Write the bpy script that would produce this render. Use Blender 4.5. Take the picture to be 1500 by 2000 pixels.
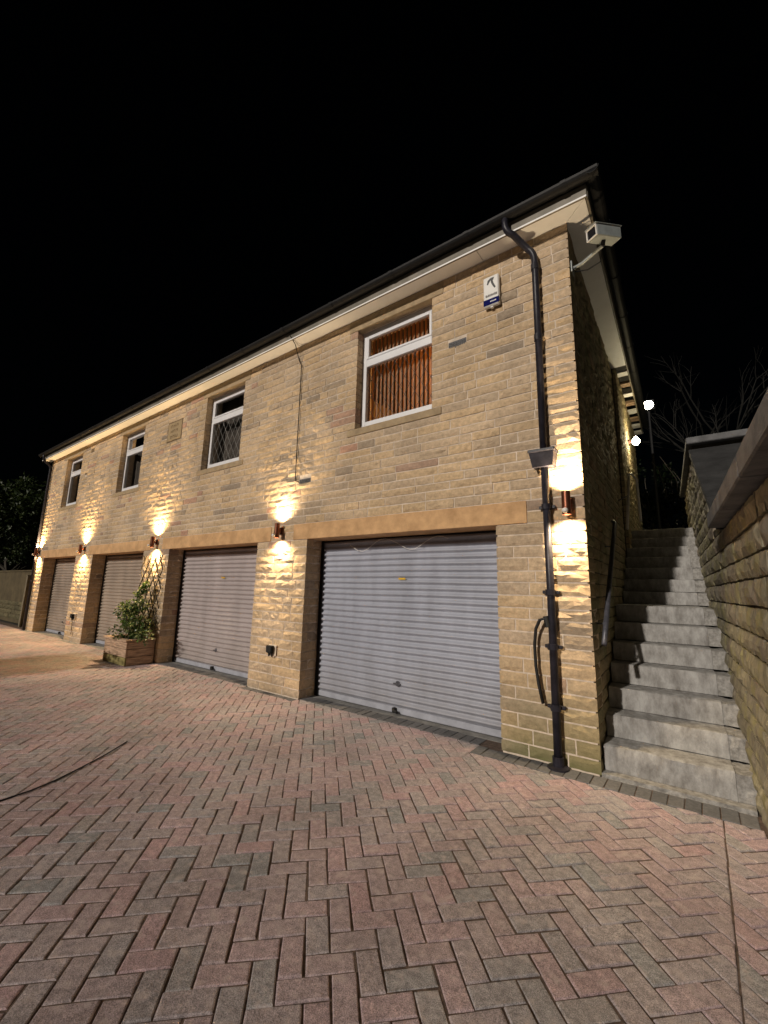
import bpy, math, random
from mathutils import Vector, Matrix, noise as mnoise
R=math.radians
scene=bpy.context.scene; col=scene.collection
for o in list(bpy.data.objects): bpy.data.objects.remove(o)

# ------------------------------------------------------------------ camera
CAM=Vector((0.765,-4.034,1.448)); YAW,PITCH,ROLL=R(36.67),R(10.26),R(1.30); FPX=821.6   # focal length in px of a 1500x2000 picture
fw=Vector((-math.sin(YAW)*math.cos(PITCH),math.cos(YAW)*math.cos(PITCH),math.sin(PITCH)))
rt=Vector((math.cos(YAW),math.sin(YAW),0)); up=rt.cross(fw)
rt,up=(math.cos(ROLL)*rt+math.sin(ROLL)*up),(-math.sin(ROLL)*rt+math.cos(ROLL)*up)
cd=bpy.data.cameras.new('camera'); cd.sensor_fit='VERTICAL'; cd.sensor_height=24; cd.lens=FPX/2000*24
cd.clip_start=.02; cd.clip_end=500
cam=bpy.data.objects.new('camera',cd); col.objects.link(cam)
m=Matrix.Identity(4)
for i in range(3): m[i][0],m[i][1],m[i][2],m[i][3]=rt[i],up[i],-fw[i],CAM[i]
cam.matrix_world=m; scene.camera=cam
scene.render.resolution_x,scene.render.resolution_y=768,1024

# ------------------------------------------------------------------ sky, sun, exposure
SUN_DX,SUN_EL=.175,R(24)          # horizontal direction the light travels: (SUN_DX, 1)
hd=Vector((SUN_DX,1,0)).normalized()
sdir=Vector((hd.x*math.cos(SUN_EL),hd.y*math.cos(SUN_EL),-math.sin(SUN_EL)))
w=bpy.data.worlds.new('World'); scene.world=w; w.use_nodes=True
nt=w.node_tree; bg=nt.nodes['Background']; sk=nt.nodes.new('ShaderNodeTexSky'); sk.sky_type='NISHITA'; sk.sun_disc=False
sk.sun_elevation=SUN_EL; sk.sun_rotation=math.atan2(-hd.x,-hd.y)
nt.links.new(sk.outputs[0],bg.inputs[0]); bg.inputs[1].default_value=.00004
sl=bpy.data.lights.new('sun','SUN'); sl.energy=.8; sl.angle=R(1.2); sl.color=(1,.91,.80)
sun=bpy.data.objects.new('sun',sl); col.objects.link(sun); sun.rotation_euler=sdir.to_track_quat('-Z','Y').to_euler()
vs=scene.view_settings; vs.view_transform='Standard'; vs.look='None'; vs.gamma=1; vs.use_curve_mapping=False; vs.exposure=1.74
LAMP_W=42.0

# ------------------------------------------------------------------ helpers
def proj(p):
    d=Vector(p)-CAM; z=d.dot(fw)
    if z<.05: return None
    return 750+FPX*d.dot(rt)/z, 1000-FPX*d.dot(up)/z, z
class MB:
    def __init__(s): s.v=[];s.f=[]
    def add(s,vs,fs):
        n=len(s.v); s.v+= [tuple(p) for p in vs]; s.f+=[tuple(i+n for i in f) for f in fs]; return s
    def box(s,x0,x1,y0,y1,z0,z1,M=None):
        P=[(x,y,z) for z in (z0,z1) for y in (y0,y1) for x in (x0,x1)]
        if M: P=[M(*p) for p in P]
        return s.add(P,[(0,2,3,1),(4,5,7,6),(0,1,5,4),(2,6,7,3),(0,4,6,2),(1,3,7,5)])
    def bbox(s,x0,x1,y0,y1,z0,z1,b=.006,M=None):
        """box with all edges chamfered"""
        X,Y,Z=(x0,x1),(y0,y1),(z0,z1); P=[];idx={}
        for i in (0,1):
            for j in (0,1):
                for k in (0,1):
                    si,sj,sk_=1-2*i,1-2*j,1-2*k
                    for a,(dx,dy,dz) in enumerate(((0,1,1),(1,0,1),(1,1,0))):
                        idx[i,j,k,a]=len(P); P.append((X[i]+dx*si*b,Y[j]+dy*sj*b,Z[k]+dz*sk_*b))
        F=[]
        for i in (0,1):
            q=[idx[i,j,k,0] for j,k in ((0,0),(1,0),(1,1),(0,1))]; F.append(q if i else q[::-1])
            q=[idx[j,i,k,1] for j,k in ((0,0),(1,0),(1,1),(0,1))]; F.append(q[::-1] if i else q)
            q=[idx[j,k,i,2] for j,k in ((0,0),(1,0),(1,1),(0,1))]; F.append(q if i else q[::-1])
        for j in (0,1):
            for k in (0,1):
                F.append([idx[0,j,k,1],idx[1,j,k,1],idx[1,j,k,2],idx[0,j,k,2]])
                F.append([idx[j,0,k,0],idx[j,1,k,0],idx[j,1,k,2],idx[j,0,k,2]])
                F.append([idx[j,k,0,0],idx[j,k,1,0],idx[j,k,1,1],idx[j,k,0,1]])
        for i in (0,1):
            for j in (0,1):
                for k in (0,1): F.append([idx[i,j,k,a] for a in range(3)])
        if M: P=[M(*p) for p in P]
        return s.add(P,F)
    def tube(s,pts,r,n=10,cap=True,rs=None):
        pts=[Vector(p) for p in pts]; rings=[]; base=len(s.v); ref=None
        for i,p in enumerate(pts):
            t=(pts[min(i+1,len(pts)-1)]-pts[max(i-1,0)]).normalized()
            if ref is None: ref=t.orthogonal().normalized()
            a=(ref-t*ref.dot(t)).normalized(); ref=a; b=t.cross(a); rr=rs[i] if rs else r
            s.v+=[tuple(p+(a*math.cos(2*math.pi*k/n)+b*math.sin(2*math.pi*k/n))*rr) for k in range(n)]
        for i in range(len(pts)-1):
            for k in range(n):
                a=base+i*n+k; b=base+i*n+(k+1)%n; s.f.append((a,b,b+n,a+n))
        if cap:
            s.f.append(tuple(base+k for k in range(n))[::-1]); s.f.append(tuple(base+(len(pts)-1)*n+k for k in range(n)))
        return s
    def lathe(s,c,prof,n=20,axis='Z'):
        base=len(s.v)
        for r,h in prof:
            for k in range(n):
                a=2*math.pi*k/n; x,y=r*math.cos(a),r*math.sin(a)
                s.v.append((c[0]+x,c[1]+y,c[2]+h) if axis=='Z' else ((c[0]+x,c[1]+h,c[2]+y) if axis=='Y' else (c[0]+h,c[1]+x,c[2]+y)))
        for i in range(len(prof)-1):
            for k in range(n): a=base+i*n+k; b=base+i*n+(k+1)%n; s.f.append((a,b,b+n,a+n))
        return s
    def build(s,name,mat,parent=None,smooth=False,kind=None,fixn=True):
        me=bpy.data.meshes.new(name); me.from_pydata(s.v,[],s.f); me.update()
        if fixn:
            import bmesh
            bm=bmesh.new(); bm.from_mesh(me); bmesh.ops.recalc_face_normals(bm,faces=bm.faces); bm.to_mesh(me); bm.free()
        if mat: me.materials.append(mat)
        if smooth: me.polygons.foreach_set('use_smooth',[True]*len(me.polygons))
        return link(name,me,parent,kind)
def link(name,me,parent=None,kind=None):
    o=bpy.data.objects.new(name,me); col.objects.link(o)
    if parent: o.parent=parent
    if kind: o['kind']=kind
    return o
def smooth_by_angle(o,deg=40):
    me=o.data; me.polygons.foreach_set('use_smooth',[True]*len(me.polygons))
    try: me.set_sharp_from_angle(angle=R(deg))
    except Exception: pass
    return o
def thing(name,label,cat,loc=(0,0,0),group=None):
    o=bpy.data.objects.new(name,None); col.objects.link(o); o.location=loc; o.empty_display_size=.1
    return tag(o,label,cat,group)
def tag(o,label,cat,group=None):
    o['label']=label; o['category']=cat
    if group: o['group']=group
    return o
def off(loc):   # coordinates local to an Empty at loc
    return lambda x,y,z:(x-loc[0],y-loc[1],z-loc[2])

# ------------------------------------------------------------------ materials
def mat(name,colr,rough=.7,nscale=8,namt=.25,bump=0,bscale=60,metal=0,spec=.4,dark=None,stretch=(1,1,1),emit=None,estr=0):
    m=bpy.data.materials.new(name); m.use_nodes=True; t=m.node_tree; N=t.nodes; L=t.links; b=N['Principled BSDF']
    b.inputs['Roughness'].default_value=rough; b.inputs['Metallic'].default_value=metal; b.inputs['Specular IOR Level'].default_value=spec
    g=N.new('ShaderNodeNewGeometry'); mp=N.new('ShaderNodeMapping'); mp.inputs['Scale'].default_value=stretch
    L.new(g.outputs['Position'],mp.inputs[0])
    n=N.new('ShaderNodeTexNoise'); n.inputs['Scale'].default_value=nscale; n.inputs['Detail'].default_value=6; n.inputs['Roughness'].default_value=.65
    L.new(mp.outputs[0],n.inputs['Vector'])
    mx=N.new('ShaderNodeMix'); mx.data_type='RGBA'
    d=dark or tuple(c*(1-namt*1.6) for c in colr[:3]); 
    mx.inputs[6].default_value=(*d,1); mx.inputs[7].default_value=(*[min(1,c*(1+namt*.5)) for c in colr[:3]],1)
    rp=N.new('ShaderNodeValToRGB'); rp.color_ramp.elements[0].position=.3; rp.color_ramp.elements[1].position=.66
    L.new(n.outputs[0],rp.inputs[0]); L.new(rp.outputs[0],mx.inputs[0]); out=mx.outputs[2]
    L.new(out,b.inputs['Base Color'])
    if bump:
        n2=N.new('ShaderNodeTexNoise'); n2.inputs['Scale'].default_value=bscale; n2.inputs['Detail'].default_value=5; L.new(mp.outputs[0],n2.inputs['Vector'])
        bp=N.new('ShaderNodeBump'); bp.inputs['Strength'].default_value=1; bp.inputs['Distance'].default_value=bump; L.new(n2.outputs[0],bp.inputs['Height']); L.new(bp.outputs[0],b.inputs['Normal'])
    if emit: b.inputs['Emission Color'].default_value=(*emit,1); b.inputs['Emission Strength'].default_value=estr
    return m
def rand_mat(name,stops,src,rough=.85,ns=22,namt=.3,bump=.0055,bscale=38,stretch=(1,1,1),green=None,spec=.3,mott=None,speck=0):
    """stone / brick look: one colour per piece (piece random), mottling and fine relief; green = (zmax, xmin, colour) algae near the ground"""
    m=bpy.data.materials.new(name); m.use_nodes=True; t=m.node_tree; N=t.nodes; L=t.links; b=N['Principled BSDF']
    b.inputs['Roughness'].default_value=rough; b.inputs['Specular IOR Level'].default_value=spec
    g=N.new('ShaderNodeNewGeometry')
    if src=='obj': r=N.new('ShaderNodeObjectInfo').outputs['Random']
    else: r=g.outputs['Random Per Island']
    rp=N.new('ShaderNodeValToRGB'); rp.color_ramp.interpolation='LINEAR'
    el=rp.color_ramp.elements
    while len(el)>1: el.remove(el[0])
    for i,(p,c) in enumerate(stops):
        e=el[0] if i==0 else el.new(p)
        e.position=p; e.color=(*c,1)
    L.new(r,rp.inputs[0])
    mp=N.new('ShaderNodeMapping'); mp.inputs['Scale'].default_value=stretch; L.new(g.outputs['Position'],mp.inputs[0])
    n=N.new('ShaderNodeTexNoise'); n.inputs['Scale'].default_value=ns; n.inputs['Detail'].default_value=8; n.inputs['Roughness'].default_value=.7; L.new(mp.outputs[0],n.inputs['Vector'])
    mr=N.new('ShaderNodeMapRange'); mr.inputs[1].default_value=.3; mr.inputs[2].default_value=.7; mr.inputs[3].default_value=1-namt; mr.inputs[4].default_value=1+namt; L.new(n.outputs[0],mr.inputs[0])
    mu=N.new('ShaderNodeMix'); mu.data_type='RGBA'; mu.blend_type='MULTIPLY'; mu.inputs[0].default_value=1; L.new(rp.outputs[0],mu.inputs[6]); L.new(mr.outputs[0],mu.inputs[7]); out=mu.outputs[2]
    # broad patches (weathering)
    n3=N.new('ShaderNodeTexNoise'); n3.inputs['Scale'].default_value=1.3; n3.inputs['Detail'].default_value=4; L.new(g.outputs['Position'],n3.inputs['Vector'])
    m3=N.new('ShaderNodeMapRange'); m3.inputs[1].default_value=.35; m3.inputs[2].default_value=.65; m3.inputs[3].default_value=.8; m3.inputs[4].default_value=1.12; L.new(n3.outputs[0],m3.inputs[0])
    mu2=N.new('ShaderNodeMix'); mu2.data_type='RGBA'; mu2.blend_type='MULTIPLY'; mu2.inputs[0].default_value=1; L.new(out,mu2.inputs[6]); L.new(m3.outputs[0],mu2.inputs[7]); out=mu2.outputs[2]
    if speck:
        n6=N.new('ShaderNodeTexNoise'); n6.inputs['Scale'].default_value=260; n6.inputs['Detail'].default_value=3; L.new(g.outputs['Position'],n6.inputs['Vector'])
        m6=N.new('ShaderNodeMapRange'); m6.inputs[1].default_value=.35; m6.inputs[2].default_value=.65; m6.inputs[3].default_value=1-speck; m6.inputs[4].default_value=1+speck; L.new(n6.outputs[0],m6.inputs[0])
        mu6=N.new('ShaderNodeMix'); mu6.data_type='RGBA'; mu6.blend_type='MULTIPLY'; mu6.inputs[0].default_value=1; L.new(out,mu6.inputs[6]); L.new(m6.outputs[0],mu6.inputs[7]); out=mu6.outputs[2]
    if mott:
        n4=N.new('ShaderNodeTexNoise'); n4.inputs['Scale'].default_value=mott[0]; n4.inputs['Detail'].default_value=3; L.new(g.outputs['Position'],n4.inputs['Vector'])
        m4=N.new('ShaderNodeMapRange'); m4.inputs[1].default_value=mott[1]; m4.inputs[2].default_value=mott[1]+.12; L.new(n4.outputs[0],m4.inputs[0])
        m5=N.new('ShaderNodeMix'); m5.data_type='RGBA'; L.new(m4.outputs[0],m5.inputs[0]); L.new(out,m5.inputs[6]); m5.inputs[7].default_value=(*mott[2],1)
        sc=N.new('ShaderNodeMath'); sc.operation='MULTIPLY'; sc.inputs[1].default_value=mott[3]; L.new(m4.outputs[0],sc.inputs[0]); L.new(sc.outputs[0],m5.inputs[0]); out=m5.outputs[2]
    if green:
        zmax,xmin,gc=green
        sp=N.new('ShaderNodeSeparateXYZ'); L.new(g.outputs['Position'],sp.inputs[0])
        a=N.new('ShaderNodeMapRange'); a.inputs[1].default_value=zmax; a.inputs[2].default_value=0; L.new(sp.outputs[2],a.inputs[0])
        c=N.new('ShaderNodeMapRange'); c.inputs[1].default_value=xmin; c.inputs[2].default_value=xmin+.5; L.new(sp.outputs[0],c.inputs[0])
        k=N.new('ShaderNodeMath'); k.operation='MULTIPLY'; L.new(a.outputs[0],k.inputs[0]); L.new(c.outputs[0],k.inputs[1])
        k2=N.new('ShaderNodeMath'); k2.operation='MULTIPLY'; L.new(k.outputs[0],k2.inputs[0]); L.new(n3.outputs[0],k2.inputs[1])
        k3=N.new('ShaderNodeMath'); k3.operation='MULTIPLY'; k3.use_clamp=True; k3.inputs[1].default_value=1.7; L.new(k2.outputs[0],k3.inputs[0])
        gm=N.new('ShaderNodeMix'); gm.data_type='RGBA'; L.new(k3.outputs[0],gm.inputs[0]); L.new(out,gm.inputs[6]); gm.inputs[7].default_value=(*gc,1); out=gm.outputs[2]
    L.new(out,b.inputs['Base Color'])
    n2=N.new('ShaderNodeTexNoise'); n2.inputs['Scale'].default_value=bscale; n2.inputs['Detail'].default_value=10; n2.inputs['Roughness'].default_value=.74; L.new(mp.outputs[0],n2.inputs['Vector'])
    bp=N.new('ShaderNodeBump'); bp.inputs['Strength'].default_value=1; bp.inputs['Distance'].default_value=bump; L.new(n2.outputs[0],bp.inputs['Height']); L.new(bp.outputs[0],b.inputs['Normal'])
    return m
STONE=[(0,(.48,.35,.215)),(.18,(.55,.395,.235)),(.36,(.44,.33,.22)),(.5,(.56,.405,.245)),(.64,(.5,.375,.25)),(.78,(.41,.315,.22)),(.9,(.53,.395,.26)),(.965,(.29,.23,.17)),(1,(.48,.28,.19))]
M_stone_o=rand_mat('stone_piece',STONE,'obj',green=(.75,-1.1,(.12,.13,.045)))
M_stone_i=rand_mat('stone_course',STONE,'isl',green=(.75,-1.1,(.12,.13,.045)))
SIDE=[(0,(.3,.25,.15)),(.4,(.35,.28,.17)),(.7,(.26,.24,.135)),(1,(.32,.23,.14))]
M_bstone=rand_mat('boundary_stone_dim',[(0,(.1,.085,.045)),(.5,(.14,.115,.06)),(1,(.085,.075,.04))],'obj',bump=.006)  # dim light at the boundary wall is held in the stone colour
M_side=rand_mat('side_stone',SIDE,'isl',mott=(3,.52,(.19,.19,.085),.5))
RW=[(0,(.25,.225,.155)),(.3,(.22,.195,.145)),(.55,(.28,.25,.165)),(.8,(.2,.18,.14)),(1,(.24,.2,.155))]
M_rw=rand_mat('retaining_stone',RW,'obj',ns=9,namt=.45,bump=.008,bscale=22,stretch=(1,2.2,.55),mott=(5,.52,(.24,.22,.09),.6))
PAV=[(0,(.41,.295,.305)),(.16,(.37,.3,.305)),(.3,(.34,.31,.315)),(.42,(.43,.295,.305)),(.56,(.37,.295,.295)),(.7,(.31,.295,.3)),(.82,(.41,.3,.31)),(.93,(.345,.31,.305)),(1,(.25,.255,.265))]
M_pav_o=rand_mat('paver_piece',PAV,'obj',ns=30,namt=.4,bump=.004,bscale=110,rough=.62,spec=.45,mott=(16,.55,(.52,.43,.41),.5),speck=.45)
M_pav_i=rand_mat('paver_field',PAV,'isl',ns=30,namt=.4,bump=.004,bscale=110,rough=.62,spec=.45,mott=(16,.55,(.52,.43,.41),.5),speck=.45)
M_edge=rand_mat('edging_paver_grey',[(0,(.1,.1,.105)),(.5,(.135,.135,.14)),(1,(.165,.16,.16))],'obj',ns=34,bump=.003,bscale=120)
M_joint=mat('paver_joint_sand',(.13,.09,.07),.95,nscale=30,namt=.4,bump=.006,bscale=150)
M_mortar=mat('mortar',(.68,.57,.46),.95,nscale=14,namt=.2,bump=.003,bscale=180)
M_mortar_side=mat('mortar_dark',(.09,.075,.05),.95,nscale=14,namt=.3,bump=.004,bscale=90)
M_lintel=mat('lintel_sandstone',(.6,.37,.185),.8,nscale=5,namt=.16,bump=.0015,bscale=150,dark=(.4,.235,.11))
M_sill=mat('sill_sandstone',(.37,.275,.165),.85,nscale=9,namt=.2,bump=.002,bscale=120)
M_upvc=mat('white_upvc',(.74,.74,.76),.35,nscale=3,namt=.04,spec=.5)
M_soffit=mat('soffit_white',(.88,.87,.86),.45,nscale=2.5,namt=.06)
M_fascia=mat('fascia_weathered',(.2,.175,.14),.55,nscale=4,namt=.3,dark=(.1,.09,.065))
M_black=mat('black_plastic',(.012,.012,.013),.55,nscale=20,namt=.2,spec=.2)
M_pipe=mat('pipe_black',(.022,.021,.03),.4,nscale=16,namt=.35,bump=.0006,bscale=80,spec=.25)
M_rail=mat('rail_steel',(.11,.11,.13),.4,nscale=25,namt=.3,metal=.3)
M_roof=mat('roof_tile',(.022,.02,.018),.8,nscale=12,namt=.4,bump=.003,bscale=70)
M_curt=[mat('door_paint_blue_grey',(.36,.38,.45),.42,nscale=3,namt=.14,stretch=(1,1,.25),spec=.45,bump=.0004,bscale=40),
        mat('door_paint_warmlit_rose_grey',(.41,.36,.36),.45,nscale=3,namt=.14,stretch=(1,1,.25),spec=.45,bump=.0004,bscale=40),  # from here on the warm light at the left is mixed into the paint
        mat('door_paint_warmlit_stone_grey',(.36,.29,.235),.48,nscale=3,namt=.16,stretch=(1,1,.25),spec=.4,bump=.0004,bscale=40),
        mat('door_paint_warmlit_buff_grey',(.34,.275,.225),.5,nscale=2,namt=.3,stretch=(1,1,.5),spec=.4,bump=.0004,bscale=40)]
M_rail_door=mat('door_bottom_rail',(.36,.37,.42),.45,nscale=6,namt=.15)
M_conc=mat('step_concrete',(.33,.325,.315),.9,nscale=11,namt=.26,bump=.006,bscale=60,stretch=(1.3,1,.6),dark=(.16,.15,.14))
M_conc2=mat('apron_concrete',(.24,.235,.225),.9,nscale=7,namt=.25,bump=.004,bscale=60)
M_rubble=mat('rough_mortar',(.3,.29,.275),.95,nscale=26,namt=.3,bump=.008,bscale=38,dark=(.15,.142,.13))
M_cop=mat('coping_concrete',(.14,.14,.145),.85,nscale=7,namt=.3,bump=.004,bscale=60)
M_copd=mat('coping_slab_shaded',(.035,.035,.036),.9,nscale=5,namt=.35,bump=.004,bscale=50)  # near-black: blocked light on the sloping slabs is put into the colour
M_copper=mat('lamp_copper',(.26,.1,.06),.35,nscale=20,namt=.15,metal=.85)
M_white=mat('white_plastic',(.72,.7,.66),.35,nscale=6,namt=.08,spec=.5)
M_cctv=mat('cctv_grey_plastic',(.3,.33,.33),.45,nscale=10,namt=.15)
M_smoke=mat('smoked_glass',(.02,.02,.022),.08,nscale=5,namt=.1,spec=.6)
M_blue=mat('print_navy',(.01,.012,.1),.9,nscale=20,namt=.1,spec=.05)
M_ink=mat('print_black',(.02,.02,.02),.5,nscale=20,namt=.1)
M_inkg=mat('print_grey',(.12,.11,.1),.5,nscale=20,namt=.1)
M_yellow=mat('yellow_sticker',(.65,.4,.03),.5,nscale=20,namt=.1)
M_bulb=mat('lamp_lens_lit',(1,.9,.7),.3,emit=(1,.8,.5),estr=14)
M_flood=mat('flood_lens_lit',(1,.95,.85),.3,emit=(1,.93,.72),estr=20)
M_leadd=mat('lead_came_backlit',(.03,.025,.022),.6,nscale=40,namt=.2)  # darker lead for the lit window; its backlit look is in the colour
M_lead=mat('lead_came',(.34,.33,.31),.5,nscale=40,namt=.2,metal=.3)
M_blind=mat('blind_fabric',(.42,.27,.17),.8,nscale=30,namt=.12,stretch=(1,1,.3))
tn=M_blind.node_tree; trn=tn.nodes.new('ShaderNodeBsdfTranslucent'); trn.inputs[0].default_value=(.6,.26,.09,1); mxs=tn.nodes.new('ShaderNodeMixShader'); mxs.inputs[0].default_value=.12
tn.links.new(tn.nodes['Principled BSDF'].outputs[0],mxs.inputs[1]); tn.links.new(trn.outputs[0],mxs.inputs[2]); tn.links.new(mxs.outputs[0],tn.nodes['Material Output'].inputs[0])
M_curtain=mat('curtain_fabric',(.12,.1,.085),.9,nscale=10,namt=.2)
M_room=mat('room_paint',(.5,.36,.2),.9,nscale=4,namt=.1)
M_roomd=mat('room_dark',(.06,.055,.05),.9,nscale=4,namt=.1)
M_wood=mat('planter_wood',(.46,.32,.22),.75,nscale=9,namt=.45,bump=.003,bscale=30,stretch=(.6,.6,5),dark=(.15,.09,.055))
M_woodg=mat('planter_wood_algae',(.24,.2,.075),.8,nscale=9,namt=.4,bump=.003,bscale=30,stretch=(.6,.6,4))
M_post=mat('weathered_post_wood',(.2,.165,.11),.85,nscale=14,namt=.35,bump=.003,bscale=40,stretch=(3,3,.4))
M_trel=mat('trellis_wood',(.06,.045,.025),.8,nscale=30,namt=.3)
M_soil=mat('soil',(.03,.022,.015),.95,nscale=30,namt=.4,bump=.01,bscale=60)
M_ground=mat('earth_ground',(.05,.045,.035),.95,nscale=3,namt=.4,bump=.01,bscale=20)
M_bound=mat('boundary_render_dim',(.1,.075,.038),.9,nscale=3,namt=.25,bump=.004,bscale=40)  # albedo lowered for the dim light on this wall
M_twig=mat('twig_unlit',(.006,.0055,.004),.9,nscale=25,namt=.3)  # darkened bark stands in for the weak light on the far tree
M_bark=mat('bark_dark',(.05,.042,.03),.9,nscale=25,namt=.3,bump=.004,bscale=40)
M_rub=mat('rubber_black',(.012,.012,.012),.6,nscale=20,namt=.2)
M_wire=mat('overhead_wire_black',(.002,.002,.002),.95,spec=0)
M_vent=mat('vent_grey_brick',(.14,.135,.14),.8,nscale=60,namt=.5)
M_date=mat('date_stone_face',(.36,.265,.15),.85,nscale=14,namt=.15,bump=.0015,bscale=120)
M_carve=mat('carved_letters_dark',(.17,.115,.06),.9,nscale=30,namt=.2)
def leaf_mat(name,stops,rough=.35,spec=.5,trans=.25):
    m=bpy.data.materials.new(name); m.use_nodes=True; t=m.node_tree; N=t.nodes; L=t.links; b=N['Principled BSDF']
    g=N.new('ShaderNodeNewGeometry'); rp=N.new('ShaderNodeValToRGB'); el=rp.color_ramp.elements
    el[0].color=(*stops[0],1); el[1].color=(*stops[-1],1)
    for i,c in enumerate(stops[1:-1]): e=el.new((i+1)/(len(stops)-1)); e.color=(*c,1)
    L.new(g.outputs['Random Per Island'],rp.inputs[0]); L.new(rp.outputs[0],b.inputs['Base Color'])
    b.inputs['Roughness'].default_value=rough; b.inputs['Specular IOR Level'].default_value=spec
    tr=N.new('ShaderNodeBsdfTranslucent'); L.new(rp.outputs[0],tr.inputs[0]); mx=N.new('ShaderNodeMixShader'); mx.inputs[0].default_value=trans
    L.new(b.outputs[0],mx.inputs[1]); L.new(tr.outputs[0],mx.inputs[2]); L.new(mx.outputs[0],N['Material Output'].inputs[0]); return m
M_leaf=leaf_mat('shrub_leaf',[(.035,.075,.018),(.08,.14,.03),(.05,.1,.025),(.2,.24,.08),(.4,.42,.2)])
M_leafd=leaf_mat('tree_leaf_dark',[(.012,.024,.006),(.04,.06,.016),(.02,.036,.01),(.08,.1,.03)],rough=.5,spec=.25)
M_ivy=leaf_mat('ivy_leaf_dark',[(.004,.008,.003),(.01,.016,.006),(.006,.012,.004)],rough=.22)
def glass_mat():
    m=bpy.data.materials.new('window_glass'); m.use_nodes=True; t=m.node_tree; N=t.nodes; L=t.links; N.remove(N['Principled BSDF'])
    tr=N.new('ShaderNodeBsdfTransparent'); tr.inputs[0].default_value=(.86,.87,.87,1); gl=N.new('ShaderNodeBsdfGlossy'); gl.inputs['Roughness'].default_value=.02
    fr=N.new('ShaderNodeFresnel'); fr.inputs[0].default_value=1.5; mx=N.new('ShaderNodeMixShader')
    L.new(fr.outputs[0],mx.inputs[0]); L.new(tr.outputs[0],mx.inputs[1]); L.new(gl.outputs[0],mx.inputs[2]); L.new(mx.outputs[0],N['Material Output'].inputs[0]); return m
M_glass=glass_mat()

# ------------------------------------------------------------------ rough split-face block
def rough_block(mb,u0,u1,v0,v1,depth,M,rng,amp=.014,cell=.075,edge=.007,jit=.003,w0=0,nv=None):
    """front face relief grid; M(u,v,w) maps to the world, w outward"""
    nu=max(2,min(6,int((u1-u0)/cell)+1)); nv=nv or max(2,min(3,int((v1-v0)/.045)+1))
    tilt=rng.uniform(-.4,.4)*amp; tilt2=rng.uniform(-.6,.6)*amp; base=w0+rng.uniform(-.25,.35)*amp
    P=[];idx={}
    for j in range(nv+1):
        for i in range(nu+1):
            a,b=i/nu,j/nv; rim=i in(0,nu) or j in(0,nv)
            u=u0+(u1-u0)*a+(rng.uniform(-1,1)*jit if rim else rng.uniform(-.2,.2)*(u1-u0)/nu)
            v=v0+(v1-v0)*b+(rng.uniform(-1,1)*jit if rim else rng.uniform(-.2,.2)*(v1-v0)/nv)
            wv=base-edge*rng.uniform(.6,1.5) if rim else base+rng.uniform(-.25,1)*amp+tilt*(a-.5)+tilt2*(b-.5)
            idx[i,j]=len(P); P.append(M(u,v,wv))
    F=[]
    for j in range(nv):
        for i in range(nu):
            q=(idx[i,j],idx[i+1,j],idx[i+1,j+1],idx[i,j+1])
            if rng.random()<.5: F+=[(q[0],q[1],q[2]),(q[0],q[2],q[3])]
            else: F+=[(q[0],q[1],q[3]),(q[1],q[2],q[3])]
    ring=[(i,0) for i in range(nu)]+[(nu,j) for j in range(nv)]+[(i,nv) for i in range(nu,0,-1)]+[(0,j) for j in range(nv,0,-1)]
    n0=len(P)
    for (i,j) in ring: P.append(M(u0+(u1-u0)*i/nu,v0+(v1-v0)*j/nv,-depth))
    k=len(ring)
    for t in range(k): F.append((idx[ring[(t+1)%k]],idx[ring[t]],n0+t,n0+(t+1)%k))
    mb.add(P,F)
def screen_area(pts):
    q=[proj(p) for p in pts]
    if any(a is None for a in q): return 0
    if not any(-20<a[0]<1520 and -20<a[1]<2020 for a in q): return 0
    s=0
    for i in range(len(q)):
        a,b=q[i],q[(i+1)%len(q)]; s+=a[0]*b[1]-b[0]*a[1]
    return abs(s)/2
def split_courses(a,b,h,rng,spread=.12):
    n=max(1,round((b-a)/h)); hs=[1+rng.uniform(-spread,spread) for _ in range(n)]; t=sum(hs); z=[a]
    for x in hs: z.append(z[-1]+x/t*(b-a))
    return z
def intervals(x0,x1,cuts):
    out=[(x0,x1,False,False)]
    for c0,c1,jamb in sorted(cuts):
        new=[]
        for a,b,ja,jb in out:
            if c1<=a or c0>=b: new.append((a,b,ja,jb)); continue
            if c0>a: new.append((a,c0,ja,jamb))
            if c1<b: new.append((c1,b,jamb,jb))
        out=new
    return [t for t in out if t[1]-t[0]>.03]

# ------------------------------------------------------------------ layout (metres): facade plane y=0, corner at the origin
XE=-15.273; ZS=5.163
DOORS=[(-3.561,-.831),(-7.359,-4.652),(-11.053,-8.394),(-14.657,-12.153)]
LINT=[(-3.847,-.513),(-7.635,-4.336),(-11.34,-8.11),(-14.96,-11.84)]
WINS=[(-2.761,-1.575),(-6.529,-5.346),(-10.232,-9.067),(-13.95,-12.753)]
ZL0,ZL1=2.095,2.32; ZW0,ZW1=3.533,4.98
LAMPX=[-.13,-4.09,-7.85,-11.58,-15.1]
DEPTH=6.9; DREC=.30
def side_x(y): return -.03*y
def rw_x(y): return .955-.05*y

# ------------------------------------------------------------------ the setting
g=MB().add([(-120,-120,-.14),(120,-120,-.14),(120,160,-.14),(-120,160,-.14)],[(0,1,2,3)]).build('ground',M_ground); g['kind']='structure'
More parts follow.
